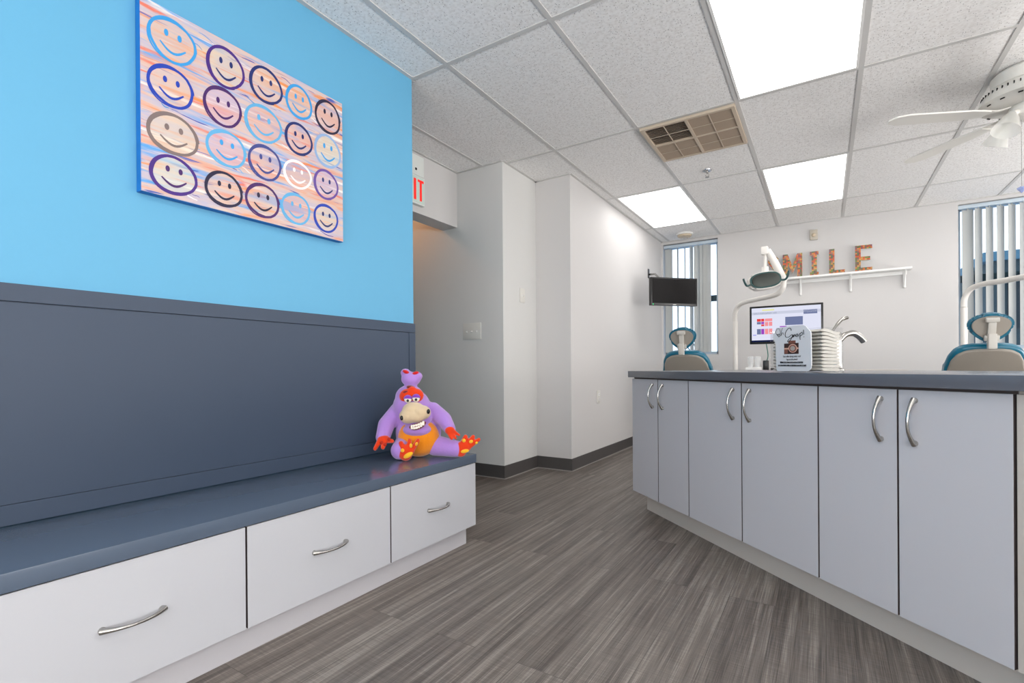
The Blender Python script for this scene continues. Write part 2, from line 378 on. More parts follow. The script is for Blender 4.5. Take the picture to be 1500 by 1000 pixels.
def vane_mat(name, rgb, tr):
    m = bpy.data.materials.new(name); m.use_nodes = True; nt = m.node_tree; nt.nodes.clear()
    o = nt.nodes.new('ShaderNodeOutputMaterial'); d = nt.nodes.new('ShaderNodeBsdfDiffuse'); d.inputs[0].default_value = lin(*rgb)
    t = nt.nodes.new('ShaderNodeBsdfTranslucent'); t.inputs[0].default_value = lin(*rgb); x = nt.nodes.new('ShaderNodeMixShader'); x.inputs[0].default_value = tr
    nt.links.new(d.outputs[0], x.inputs[1]); nt.links.new(t.outputs[0], x.inputs[2]); nt.links.new(x.outputs[0], o.inputs[0]); return m
M['vane'] = vane_mat('vinyl_vane', (204, 206, 204), .35)
def blind(label, x0, x1, ztop, zbot, vanes, yv):
    r = thing('vertical_blind', label, 'blind', ((x0+x1)/2, yv, ztop))
    cx = (x0+x1)/2
    b = B(); bx(b, x0-cx, -.025, -.035, x1-cx, .025, 0, .004); obj('headrail', b, M['valance'], r)
    for x, a in vanes:
        b = B(); w = .0445
        # slightly curved vane, hung from its own clip
        n = 6; pts = []
        for s in range(n+1):
            u = (s/n*2-1)*w; pts.append((u, .004*(1-(u/w)**2)))
        for s in range(n, -1, -1):
            u = (s/n*2-1)*w; pts.append((u, .004*(1-(u/w)**2)-.0012))
        prism(b, pts, 'z', -(ztop-zbot), -.045)
        bx(b, -.006, -.003, -.05, .006, .003, -.03)
        o = obj('vane', b, M['vane'], r); o.location = (x-cx, 0, 0); o.rotation_euler = (0, 0, R(a))
    return r
YV = YW+.05
def vx(px, py=430): return on(px, py, 'y', YV)[0]
blind('pale vertical blind half open over the narrow window behind the black television', W1[0]+.004, W1[1]-.004, 2.395, 1.03,
      [(vx(980), 20), (vx(993), 92), (vx(1003.5), 95), (vx(1013), 75), (vx(1022), 30), (vx(1031), 18), (vx(1036), 14)], YV)
blind('white vertical blind with angled vanes over the wide window behind the right chair', W2[0]+.004, W2[1]-.004, 2.40, 1.03,
      [(vx(1418)+.0775*k, 12 if k == 0 else 43) for k in range(15)], YV)

# outside
def outmat(n, rgb, bump=0): return mat(n, rgb, .9, bump=bump, bscale=2)
b = B(); bx(b, -60, YW+.5, -3.4, 90, 140, -3.2); o = struct('ground', b, outmat('pale_concrete_yard', (176, 190, 202)))
b = B(); bx(b, 6.2, 30, -3.2, 34, 44, 5.4)
for k in range(8):
    bx(b, 6.8+k*3, 29.9, 2.4, 8.6+k*3, 30.02, 4.4, mi=1); bx(b, 6.8+k*3, 29.9, -1.0, 8.6+k*3, 30.02, 1.0, mi=1)
bx(b, 6.0, 29.8, 5.4, 34.2, 44.2, 5.8, mi=2)
o = obj('office_building', b, [outmat('slate_cladding', (36, 56, 62)), outmat('dark_glazing', (14, 28, 36)), outmat('roof_edge', (70, 110, 128))]); tag(o, 'dark slate-blue building beyond the wide window', 'building')
def tree(x, y, h, label):
    r = thing('bare_tree', label, 'tree', (x, y, -3.2), 0, 'trees outside the windows')
    b = B(); rnd = random.Random(int(x*10))
    tube(b, [(0, 0, 0), (.05, 0, h*.3), (0, .05, h*.5)], [.16, .12, .09], 8); obj('trunk', b, outmat('bark', (60, 70, 72)), r)
    b = B()
    for k in range(26):
        a = rnd.uniform(0, 2*pi); z0 = h*rnd.uniform(.3, .5); L_ = rnd.uniform(.8, 2.2)
        p = Vector((0, .02, z0)); d = Vector((cos(a), sin(a), rnd.uniform(.5, 1.4))).normalized()
        q = p+d*L_*.5+Vector((0, 0, .1)); tube(b, [p, q, p+d*L_+Vector((0, 0, .5))], [.05, .03, .012], 5)
        for _ in range(4):
            e = Vector((rnd.uniform(-1, 1), rnd.uniform(-1, 1), rnd.uniform(.2, 1))).normalized()
            tube(b, [q, q+e*rnd.uniform(.5, 1.1)], [.02, .007], 4)
    obj('branches', b, outmat('twigs', (80, 104, 112)), r)
tree(-2.6, 17, 6.5, 'bare branching tree outside the narrow window'); tree(3.6, 21, 6.2, 'bare tree outside the wide window, left of the dark building')
b = B()
for k in range(14): ell(b, (3.6+k*.9, 22+random.uniform(-.4, .4), -2.4), (.75, .7, .95+random.uniform(-.2, .3)), seg=10)
o = obj('hedge', b, outmat('dark_teal_hedge', (26, 62, 70), .5)); tag(o, 'dark hedge seen low through the wide window', 'hedge')

# ================================================================== LIGHTS IN THE CEILING GRID
def ceiling_light(i, j, label):
    x0, y0 = GX+TW*i+.013, GY+TD*j+.013; x1, y1 = x0+TW-.026, y0+TD-.026
    cx, cy = (x0+x1)/2, (y0+y1)/2; hx, hy = (x1-x0)/2, (y1-y0)/2
    r = thing('ceiling_light', label, 'ceiling light', (cx, cy, H-.0005), 0, 'recessed ceiling light panels')
    b = B(); t = .012
    bx(b, -hx, -hy, -.006, -hx+t, hy, 0); bx(b, hx-t, -hy, -.006, hx, hy, 0); bx(b, -hx+t, -hy, -.006, hx-t, -hy+t, 0); bx(b, -hx+t, hy-t, -.006, hx-t, hy, 0)
    obj('frame', b, M['white'], r, 0)
    b = B(); bx(b, -hx+t, -hy+t, -.004, hx-t, hy-t, -.001); obj('diffuser', b, M['panel'], r, 0)
ceiling_light(2, 0, 'largest lit ceiling panel, at the top of the view beyond the tan vent')
ceiling_light(0, 2, 'lit ceiling panel beside the white wall, above the black television')
ceiling_light(2, 2, 'lit ceiling panel above the SMILE letters')
ceiling_light(2, -2, 'added ceiling fill panel behind the viewer')  # this and the next four: out-of-view panels added as fill light
ceiling_light(2, -4, 'added ceiling fill panel at the rear of the room')
ceiling_light(5, 2, 'added ceiling fill panel at the far right, past the fan')
ceiling_light(6, 0, 'added ceiling fill panel at the right of the fan')
ceiling_light(6, -2, 'added ceiling fill panel at the right rear')
# warm lamp in the side passage
r = thing('passage_lamp', 'warm round ceiling lamp inside the side passage', 'ceiling lamp', (-3.2, 2.78, H))
b = B(); lathe(b, [(0, -.001), (.13, -.001), (.14, -.02), (.12, -.03), (0, -.03)]); obj('base', b, M['white'], r)
b = B(); lathe(b, [(.118, -.031), (.11, -.07), (.07, -.10), (0, -.11)]); obj('lamp_shade', b, M['warmlamp'], r)

# vent: square return register with four louvred quarters
vx0, vx1 = GX+TW+.014, GX+2*TW-.014; vy0, vy1 = GY+TD+.014, GY+TD+TW+.0
r = thing('air_vent', 'square tan ceiling air vent with a divided grille, one quarter dark', 'vent', ((vx0+vx1)/2, (vy0+vy1)/2, H-.0005))
hx, hy = (vx1-vx0)/2, (vy1-vy0)/2
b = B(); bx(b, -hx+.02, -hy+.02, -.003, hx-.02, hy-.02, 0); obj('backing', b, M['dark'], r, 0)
b = B(); t = .022
for q in ((-hx, -hy, -hx+t, hy), (hx-t, -hy, hx, hy), (-hx+t, -hy, hx-t, -hy+t), (-hx+t, hy-t, hx-t, hy), (-.009, -hy+t, .009, hy-t), (-hx+t, -.009, -.009, .009), (.009, -.009, hx-t, .009)):
    bx(b, q[0], q[1], -.020, q[2], q[3], 0, .001)
obj('frame', b, M['vframe'], r, 0)
for sx in (-1, 1):
    for sy in (-1, 1):
        b = B(); x0, x1 = sorted((sx*.010, sx*(hx-t-.001))); y0, y1 = sorted((sy*.010, sy*(hy-t-.001)))
        n = 15; dark = (sx < 0 and sy < 0)
        for k in range(n):
            y = y0+(k+.5)*(y1-y0)/n; w = (y1-y0)/n
            if dark: pts = [(y-.0006, -.012), (y+.0006, -.012), (y+.0006+w*.25, -.006), (y-.0006+w*.25, -.006)]
            else: pts = [(y-w*.55, -.005), (y-w*.55+.0015, -.005), (y+w*.35, -.017), (y+w*.35-.0015, -.017)]
            prism(b, [(p[0], p[1]) for p in pts], 'x', x0, x1)
        xm, ym = (x0+x1)/2, (y0+y1)/2
        bx(b, xm-.003, y0, -.0195, xm+.003, y1, -.0175); bx(b, x0, ym-.003, -.0195, xm-.003, ym+.003, -.0175); bx(b, xm+.003, ym-.003, -.0195, x1, ym+.003, -.0175)
        for f in b.faces:
            if min(v.co.z for v in f.verts) < -.0171: f.material_index = 1
        o = obj('louvre_panel', b, [M['tan'], M['vframe']], r, 0)
        if dark: o['label'] = 'dark quarter with louvres facing away'

# sprinkler head and round detector
r = thing('sprinkler_head', 'small metal fire sprinkler head in the ceiling tile beside the vent', 'sprinkler', (-.793, 4.231, H))
b = B(); lathe(b, [(0, -.001), (.036, -.001), (.034, -.007), (.012, -.009), (0, -.009)]); obj('escutcheon', b, M['chrome'], r)
b = B(); lathe(b, [(0, -.009), (.008, -.009), (.007, -.03), (0, -.03)], seg=12)
tube(b, [(.006, 0, -.03), (.014, 0, -.042), (.004, 0, -.056)], .0022, 6); tube(b, [(-.006, 0, -.03), (-.014, 0, -.042), (-.004, 0, -.056)], .0022, 6)
lathe(b, [(0, -.056), (.016, -.056), (.016, -.059), (0, -.059)], seg=16); obj('body', b, M['nickel'], r)
r = thing('smoke_detector', 'round beige smoke detector on the ceiling above the narrow window', 'smoke detector', (-1.404, 6.10, H))
b = B(); lathe(b, [(0, -.001), (.095, -.001), (.098, -.012), (.09, -.02), (0, -.02)]); obj('base', b, M['white'], r)
b = B(); lathe(b, [(.082, -.021), (.078, -.038), (.05, -.048), (0, -.05)]); 
for k in range(10):
    a = 2*pi*k/10; bx(b, .06*cos(a)-.006, .06*sin(a)-.006, -.0475, .06*cos(a)+.006, .06*sin(a)+.006, -.044)
obj('cover', b, M['beige'], r)

# ------------------------------------------------------------------ exit sign on the header face
r = thing('exit_sign', 'red lettered EXIT sign on the white wall above the passage', 'sign', (-2.525, 2.602, 2.147))
b = B(); bx(b, .001, -.16, -.10, .035, .15, .108, .004); obj('housing', b, M['signwhite'], r)
b = B(); bx(b, .0352, -.15, -.088, .037, .142, .098, .0006); obj('face_plate', b, mat('pale_green_face', (206, 222, 214), .4), r)
b = B()
def letter(b, ch, y, z, w, h, t, x0, x1):
    if ch == 'E':
        bx(b, x0, y, z, x1, y+t, z+h); [bx(b, x0, y+t, z+q, x1, y+w, z+q+t*.8) for q in (0, (h-t*.8)/2, h-t*.8)]
    if ch == 'I': bx(b, x0, y, z, x1, y+t, z+h)
    if ch == 'T': bx(b, x0, y+(w-t)/2, z, x1, y+(w+t)/2, z+h-t*.8); bx(b, x0, y, z+h-t*.8, x1, y+w, z+h)
    if ch == 'X':
        for s in (0, 1):
            pa = [(y if not s else y+w-t, z), (y+t if not s else y+w, z), (y+w if not s else y+t, z+h), (y+w-t if not s else y, z+h)]
            prism(b, pa, 'x', x0+s*.0002, x1+s*.0002)
y0 = -.135
letter(b, 'E', -.137, -.072, .058, .152, .021, .0372, .0385); letter(b, 'X', -.060, -.072, .075, .152, .022, .0372, .0385)
letter(b, 'I', .033, -.072, .024, .152, .0235, .0372, .0385); letter(b, 'T', .074, -.072, .062, .152, .021, .0372, .0385)
obj('lettering', b, M['red'], r, 0)
b = B(); bx(b, .001, -.16, .112, .030, .15, .27-.012, .003); obj('canopy', b, M['signwhite'], r)
b = B(); bx(b, .0302, .055, .145, .034, .072, .162, .002); obj('test_button', b, M['dark'], r)

# ------------------------------------------------------------------ switches and outlet
def plate(name, label, cat, c, axis, w, h, toggles, slots=False):
    r = thing(name, label, cat, c, {'y': 0, 'x': pi/2}[axis])   # local -y faces the room
    b = B(); bx(b, -w/2, -.007, -h/2, w/2, -.0005, h/2, .002); obj('cover_plate', b, M['ivory'], r)
    for t in toggles:
        b = B(); prism(b, [(-.018, -.004), (-.007, .004), (-.007, -.010)], 'x', t-.005, t+.005)
        obj('toggle', b, M['white'], r)
    if slots:
        for z in (-.02, .02):
            b = B(); bx(b, -.017, -.0095, z-.014, .017, -.0072, z+.014, .001); bx(b, -.008, -.0099, z-.004, -.006, -.0094, z+.006, mi=1); bx(b, .006, -.0099, z-.004, .008, -.0094, z+.006, mi=1)
            obj('receptacle', b, [M['white'], M['dark']], r)
    return r
plate('light_switch', 'three-toggle light switch plate on the grey passage wall', 'light switch', (-2.38, YK, 1.148), 'y', .176, .13, (-.057+.008, .0, .049))
plate('light_switch', 'single light switch high on the narrow white wall face', 'light switch', (XK, 3.456, 1.443), 'x', .072, .116, (0.,))
plate('wall_outlet', 'low single electrical outlet on the long white wall', 'outlet', (XR, 4.265, .582), 'x', .072, .118, (), True)
r = thing('wall_sensor', 'small beige sensor box high on the back wall above the letters', 'sensor', (-.092, YW-.001, 2.287))
b = B(); bx(b, -.036, -.028, -.055, .036, 0, .055, .006); obj('housing', b, mat('aged_cream_plastic', (188, 180, 166), .45), r)
b = B(); ell(b, (0, -.029, -.005), (.02, .01, .022)); obj('lens', b, M['beige'], r)

# ================================================================== BENCH
ZS = .434
def shade_edges(b, axis):                     # dark colour on a front's two upright edges, painted to deepen seam shade
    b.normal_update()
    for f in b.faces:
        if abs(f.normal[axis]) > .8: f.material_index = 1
def arch_handle(parent, c, length, horiz, out, side=1):
    # bow pull: two flattened feet and a slim arch standing off the face
    pts = []; rad = []
    n = 14
    for k in range(n+1):
        s = k/n*2-1; h = .004+.028*(1-abs(s)**2.2)
        u = s*length/2
        pts.append(Vector(c)+Vector(horiz)*u+Vector(out)*h)
        rad.append(.0042+.0042*abs(s)**3)
    b = B(); tube(b, pts, rad, 10)
    for s in (-1, 1):
        p = Vector(c)+Vector(horiz)*(s*(length/2-.004))+Vector(out)*.004
        tube(b, [p-Vector(out)*.004, p+Vector(out)*.004], [.0085, .006], 12)
    return obj('handle', b, M['nickel'], parent)
PLX, BDX, DRX = -1.486, -1.478, -1.460
labs = {1.401: 'white drawer unit at the open end of the bench, under the plush toy',
        .821: 'middle white drawer unit of the bench',
        .241: 'large white drawer unit in the near left corner of the view',
        -.339: 'white drawer unit of the bench behind the viewer'}
for k, (y0, y1) in enumerate([(1.401, 1.962), (.821, 1.401), (.241, .821), (-.339, .241)]):
    r = thing('drawer_unit', labs[y0], 'drawer unit', (0, 0, 0), 0, 'white drawer units under the bench')
    b = B(); bx(b, XB+.004, y0+.0005, .085, BDX, y1-.0005, ZS-.043); obj('body', b, M['lam'], r, 0)
    ye = y1 if k else 1.921
    b = B(); bx(b, XB+.004, y0, 0, PLX, ye, .0845); obj('toe_kick', b, M['lamgrey'], r, 0)
    b = B(); bx(b, BDX+.0002, y0+.001, .0852, BDX+.003, y1-.001, ZS-.0425); obj('face_frame', b, M['edge'], r, 0)  # thin dark plate painting shade into the gaps round the drawer
    yd1 = y1+.004 if k == 0 else y1-.0028
    b = B(); bx(b, BDX+.0035, y0+.0028, .084, DRX, yd1, ZS-.046, .0008); shade_edges(b, 1); d = obj('drawer', b, [M['lam'], M['edge']], r, 0)
    yc = (y0+y1)/2
    arch_handle(d, (DRX, yc+.004, .238), .135, (0, 1, 0), (1, 0, 0))
b = B(); bx(b, XB+.003, -.339, ZS-.042, -1.455, 1.968, ZS, .0015); tag(obj('bench_top', b, M['benchtop']), 'long slate-blue bench top running along the blue wall', 'bench top')
r = thing('wall_panel', 'slate-blue back panel on the blue wall above the bench', 'wall panel')
b = B(); bx(b, XB+.001, -.339, ZS+.002, -1.892, 1.995, 1.095); obj('backing_board', b, M['slate'], r, 0)
b = B(); bx(b, -1.8915, -.339, 1.050, -1.880, 1.995, 1.099, .001); obj('top_rail', b, M['slate'], r, 0)
b = B(); bx(b, -1.8915, 1.949, ZS+.002, -1.880, 1.995, 1.0485, .001); obj('end_stile', b, M['slate'], r, 0)
b = B(); bx(b, -1.8915, -.339, ZS+.003, -1.881, 1.946, .4935, .0008); obj('bottom_rail', b, M['slate'], r, 0)
b = B(); bx(b, -1.8915, -.339, .4945, -1.8825, 1.9465, 1.047, .0008); obj('centre_panel', b, M['slate'], r, 0)

# ================================================================== PAINTING
PX = XB+.032
r = thing('hanging_painting', 'canvas painting of twenty smiley faces in rows on the blue wall', 'painting', (XB+.001, 1.118, 1.76))
py0, py1, pz0, pz1 = .717-1.118, 1.516-1.118, 1.441-1.76, 2.078-1.76
b = B(); bx(b, 0, py0, pz0, .0305, py1, pz1, .0015); obj('canvas_edge', b, mat('bright_blue_canvas_edge', (12, 108, 184), .5), r, 0)
b = B(); bx(b, .0308, py0+.0015, pz0+.0015, .0318, py1-.0015, pz1-.0015); obj('painted_face', b, M['canvas'], r, 0)
cs = dict(cy=(50, 150, 214), pu=(66, 30, 124), nv=(20, 38, 104), bk=(24, 18, 56), bl=(22, 58, 168), dp=(66, 24, 96), lb=(92, 168, 214), gr=(122, 106, 104), sl=(58, 66, 134), wh=(240, 232, 232), te=(80, 140, 196), vi=(98, 70, 150), tn=(140, 170, 210))
keys = list(cs); pm = [mat('paint_'+{'cy': 'cyan', 'pu': 'purple', 'nv': 'navy', 'bk': 'ink', 'bl': 'blue', 'dp': 'plum', 'lb': 'pale_blue', 'gr': 'grey', 'sl': 'slate', 'wh': 'white', 'te': 'steel', 'vi': 'violet', 'tn': 'mist'}[k], cs[k], .5) for k in keys]
fills = [mk_canvas('face_'+n, c, .5) for n, c in (('peach', (210, 180, 162)), ('cream', (212, 194, 168)), ('lilac', (196, 168, 190)), ('pink', (208, 166, 158)), ('mint', (200, 206, 190)))]
SM = [(198, 165, 98, 88, 'cy', 0, 'cy'), (408, 270, 75, 82, 'pu', 1, 'nv'), (568, 340, 65, 72, 'nv', 0, 'nv'), (698, 406, 52, 68, 'cy', 0, 'cy'), (812, 465, 50, 66, 'bk', 3, 'bk'),
      (192, 345, 93, 82, 'bl', 0, 'bl'), (397, 425, 76, 78, 'dp', 2, 'dp'), (558, 492, 74, 74, 'lb', 3, 'lb'), (697, 552, 54, 64, 'nv', 3, 'nv'), (811, 600, 52, 66, 'tn', 4, 'cy'),
      (202, 533, 103, 82, 'gr', 1, 'gr'), (412, 590, 80, 72, 'lb', 2, 'cy'), (564, 645, 66, 70, 'sl', 3, 'sl'), (693, 692, 56, 56, 'wh', 3, 'wh'), (805, 732, 48, 60, 'vi', 2, 'nv'),
      (203, 695, 95, 78, 'pu', 4, 'dp'), (402, 750, 75, 70, 'bk', 0, 'bk'), (555, 795, 68, 68, 'dp', 0, 'bk'), (686, 827, 58, 62, 'lb', 3, 'lb'), (805, 865, 48, 56, 'bl', 1, 'nv')]
def stroke(b, pts, w, x, mi, closed=False):
    n = len(pts); L_ = []; R_ = []
    for i in range(n):
        p = Vector(pts[i]); a = Vector(pts[(i-1) % n] if closed or i else pts[0]); c = Vector(pts[(i+1) % n] if closed or i < n-1 else pts[-1])
        d = (c-a).normalized(); nn = Vector((-d.y, d.x)); ww = w*(1 if closed else (.55+.45*sin(pi*i/(n-1))))
        L_.append(p+nn*ww/2); R_.append(p-nn*ww/2)
    vl = [bm_v(b, x, q) for q in L_]; vr = [bm_v(b, x, q) for q in R_]
    for i in range(n if closed else n-1):
        j = (i+1) % n; b.faces.new((vl[i], vl[j], vr[j], vr[i])).material_index = mi
def bm_v(b, x, q): return b.verts.new((x, q[0], q[1]))
b = B(); rnd = random.Random(3)
for i, (cx_, cy_, rx, ry, ck, fi, ek) in enumerate(SM):
    def up(u, v):
        p = on(180+u/2.7023, v/2.7027, 'x', XB+.033); return Vector((p[1]-1.118, p[2]-1.76))
    c = up(cx_, cy_); a_ = (up(cx_+rx, cy_+rx*.32*(1 if cx_ < 600 else .8)*.9)-up(cx_-rx, cy_-rx*.32*.9))/2
    ry_ = abs((up(cx_, cy_+ry*.97)-up(cx_, cy_-ry*.97)).y)/2; rx_ = abs(a_.x)
    ry_ = min(ry_, rx_*1.12); tl = rnd.uniform(-.1, .1)
    def E(s, t, c=c, rx_=rx_, ry_=ry_): return (c.x+rx_*s, c.y+ry_*t)
    n = 40
    wob = [1+.03*sin(3*2*pi*k/n+i)+rnd.uniform(-.008, .008) for k in range(n)]
    ring = [E(cos(2*pi*k/n)*.93*wob[k], sin(2*pi*k/n)*.93*wob[k]) for k in range(n)]
    f = b.faces.new([bm_v(b, .0322, q) for q in ring]); f.material_index = len(pm)+fi
    stroke(b, ring, .0092, .0326, keys.index(ck), True)
    ring2 = [E(cos(2*pi*k/n+tl)*(.99-.04*sin(2*pi*k/n)), sin(2*pi*k/n+tl)*(.99-.05*cos(2*pi*k/n))) for k in range(n-6)]
    stroke(b, ring2, .0058, .0328, keys.index(ck))
    stroke(b, [E(-.52+1.04*t/10, -.22-.34*sin(pi*t/10)) for t in range(11)], .0085, .0330, keys.index(ek))
    for s in (-1, 1):
        m_ = [E(.27*s+.09*cos(2*pi*k/12), .27+.16*sin(2*pi*k/12)) for k in range(12)]
        b.faces.new([bm_v(b, .0330, q) for q in m_]).material_index = keys.index(ek)
# loose brush marks between the faces
for k in range(46):
    y = rnd.uniform(py0+.03, py1-.09); z = rnd.uniform(pz0+.02, pz1-.02); L_ = rnd.uniform(.02, .07)
    stroke(b, [(y+L_*t/5, z+.003*sin(t+k)-.002*t) for t in range(6)], rnd.uniform(.002, .005), .03195, rnd.choice([keys.index(q) for q in ('nv', 'lb', 'vi', 'te', 'wh')]))
bmesh.ops.triangulate(b, faces=[f for f in b.faces if len(f.verts) > 4])
obj('smiley_faces', b, pm+fills, r, 0)

# ================================================================== COUNTER
QA = -.7376; Q0 = Vector((-1.0102, 2.9163, 0))
ctr = lambda name, label, cat, group=None: thing(name, label, cat, tuple(Q0), QA, group)
HC = .831; CD = .86
def units(t0, ts, t1, label):
    r = ctr('cabinet', label, 'cabinet', 'white two-door cabinets under the dark counter')
    b = B(); bx(b, t0+.0005, .044, .107, t1-.0005, CD-.03, HC-.0385); obj('body', b, M['lamgrey'], r, 0)
    b = B(); bx(b, t0 if t0 > .1 else .06, .09, 0, t1, CD-.08, .1065); obj('toe_kick', b, M['warm'], r, 0)
    b = B(); bx(b, t0+.001, .0412, .1075, t1-.001, .0438, HC-.0386); obj('face_frame', b, M['edge'], r, 0)  # dark plate painting shade into the door gaps and under the countertop
    for a, c, hs in ((t0, ts, -1), (ts, t1, 1)):
        b = B(); bx(b, a+.0027, .0265, .107, c-.0027, .041, HC-.047, .0007); shade_edges(b, 0); d = obj('door', b, [M['lamgrey'], M['edge']], r, 0)
        arch_handle(d, (ts+hs*.050, .0265, .692), .132, (0, 0, 1), (0, -1, 0))
units(.003, .287, .563, 'two-door cabinet at the left end of the counter')
units(.563, .935, 1.314, 'widest two-door cabinet in the middle of the counter')
units(1.314, 1.59, 1.871, 'two-door cabinet nearest the viewer at the right of the counter')
r = ctr('end_cabinet', 'plain panelled cabinet at the right edge of the view, without handles', 'cabinet')
b = B(); bx(b, 1.8715, .044, .107, 2.75, CD-.03, HC-.0385); obj('body', b, M['warm'], r, 0)
b = B(); bx(b, 1.8715, .09, 0, 2.75, CD-.08, .1065); obj('toe_kick', b, M['lamgrey'], r, 0)
b = B(); bx(b, 1.8745, .0275, .107, 2.748, .0435, HC-.047, .001); obj('panel', b, M['warm'], r, 0)
b = B(); bx(b, 0, 0, HC-.038, 2.77, CD, HC, .002)
o = obj('countertop', b, M['worktop']); o.location = Q0; o.rotation_euler = (0, 0, QA); tag(o, 'dark grey glossy countertop over the white cabinets', 'countertop')

# ---- things on the counter, in counter-top coordinates measured from the camera axis
RA = -YAW                                   # items stand square to the viewer's direction
def stand(px, D):                            # point on the counter at photo column px, depth D
    d = ray(px, 543); p = Vector((0, 0, EYE))+d*D; return Vector((p.x, p.y, HC))
QN = Vector((-sin(QA), cos(QA), 0)); QD = Vector((cos(QA), sin(QA), 0))
def cpt(px, py, off):                        # a photo point on a plane parallel to the counter front -> (t, z)
    d = ray(px, py); o = Vector((0, 0, EYE)); k = (Q0+QN*off-o).dot(QN)/d.dot(QN); p = o+d*k
    return (p-Q0).dot(QD), p.z
HT0, HT1, HO0, HO1 = .962, 1.214, .152, .258
tcn = (HT0+HT1)/2; hc_ = Q0+QD*tcn+QN*(HO0+HO1)/2; hw = (HT1-HT0)/2; dp = HO1-HO0
r = thing('towel_holder', 'clear acrylic holder filled with folded paper towels on the counter', 'holder', (hc_.x, hc_.y, HC), QA)
b = B(); t = .003
bx(b, -hw, -dp/2, .0005, hw, dp/2, .0035)
bx(b, -hw, -dp/2, .004, hw, -dp/2+t, .172); bx(b, -hw, dp/2-t, .004, hw, dp/2, .172); bx(b, -hw, -dp/2+t, .004, -hw+t, dp/2-t, .172); bx(b, hw-t, -dp/2+t, .004, hw, dp/2-t, .172)
obj('clear_box', b, M['acrylic'], r, 0)
rnd = random.Random(11); z = .0042; k = 0
while z < .158:
    b = B(); n = 12; h = .0118; w = .0006+.006*max(0, (z-.05)/.11); y0, y1 = -dp/2+.005, dp/2-.005; x0, x1 = -hw+.005+rnd.uniform(0, .003), hw-.005-rnd.uniform(0, .003)
    top = []; bot = []
    for i in range(n+1):
        u = i/n; y = y0+(y1-y0)*u; e = sqrt(max(0, 1-abs(2*u-1)**6)); dz = w*sin(u*5.2+.6)
        top.append((y, z+h/2+h/2*e*.97+dz)); bot.append((y, z+h/2-h/2*e*.97+dz))
    bot2 = bot[1:-1]
    prism(b, bot2+top[::-1], 'x', x0, x1)
    bmesh.ops.bevel(b, geom=[e for e in b.edges if abs(e.verts[0].co.x-e.verts[1].co.x) < 1e-5], offset=.0022, segments=2, affect='EDGES')
    o = obj('paper_towel', b, M['towel'], None, 50); o.location = (hc_.x, hc_.y, HC); o.rotation_euler = (0, 0, QA)
    tag(o, 'folded white paper towel stacked in the clear holder', 'paper towel', 'folded paper towels in the clear holder'); z += h+.0014; k += 1

# acrylic sign with hand lettering
SO = .132; tc2 = cpt(1165, 520, SO)[0]; c2 = Q0+QD*tc2+QN*SO
r = thing('counter_sign', 'frosted acrylic Oh Snap! sign with a camera picture on the counter', 'sign', (c2.x, c2.y, HC), QA)
def sp(u, v): t_, z_ = cpt(1120+u/12.5, 470+v/12.5, SO); return (t_-tc2, z_-HC)   # sign-plane coordinates
pl = []
for u, v in ((235, 915), (215, 880), (205, 600), (200, 420), (150, 300), (215, 130), (330, 112), (420, 96), (560, 80), (690, 76), (745, 90), (790, 140), (845, 200), (852, 500), (856, 820), (840, 880), (800, 915)): pl.append(sp(u, v))
b = B(); prism(b, [(p[0], max(.001, p[1])) for p in pl], 'y', 0, .004); obj('sign_panel', b, frosted('frosted_acrylic', (226, 228, 233), .82), r, 0)
b = B(); bx(b, -.07, .0045, .0005, .07, .016, .004, .001); bx(b, -.07, -.03, .0005, .07, -.0028, .004, .001); obj('foot', b, M['acrylic'], r)
b = B()
def pen(pts, w=.0011):
    q = smooth_pts([(sp(u, v)[0], -.0012, sp(u, v)[1]) for u, v in pts], 5); tube(b, q, w, 6)
pen([(258, 135), (225, 160), (210, 210), (232, 255), (275, 250), (292, 205), (280, 155), (250, 140)], .0007)
pen([(232, 240), (262, 292), (282, 262), (262, 235), (238, 262)], .0008)
pen([(335, 128), (312, 190), (302, 270), (322, 222), (342, 216), (345, 252)], .0008)
pen([(492, 180), (482, 138), (440, 136), (398, 190), (380, 252), (398, 296), (450, 292), (500, 250), (514, 268), (490, 330), (440, 384), (426, 366), (462, 322), (522, 296)], .0012)
pen([(522, 296), (530, 250), (537, 292), (558, 244), (572, 284)], .0012)
pen([(612, 236), (588, 242), (582, 274), (602, 284), (616, 240), (622, 282)], .0012)
pen([(648, 225), (656, 345), (652, 245), (686, 205), (694, 248), (656, 276)], .0012)
pen([(718, 160), (722, 248)], .0012); pen([(723, 284), (724, 294)], .0014)
obj('script_lettering', b, M['ink'], r)
b = B()
def spr(u0, v0, u1, v1, y0, y1, mi): 
    a = sp(u0, v0); d = sp(u1, v1); bx(b, a[0], y0, a[1], d[0], y1, d[1], mi=mi)
spr(362, 415, 625, 598, -.0012, -.0002, 0); spr(440, 362, 570, 414, -.0012, -.0002, 1); spr(362, 496, 625, 510, -.0016, -.0013, 2); spr(366, 520, 430, 596, -.0016, -.0013, 1)
for rr_, mi, yy in ((80, 2, -.0018), (66, 1, -.0022), (44, 3, -.0026)):
    q = [sp(522+rr_*cos(2*pi*k/24), 500+rr_*sin(2*pi*k/24)) for k in range(24)]; prism(b, q, 'y', yy, yy+.0003, mi)
obj('camera_picture', b, [M['brown'], M['rose'], mat('pink_gold_ring', (214, 170, 150), .4), mat('grey_lens', (170, 160, 152), .3)], r, 0)
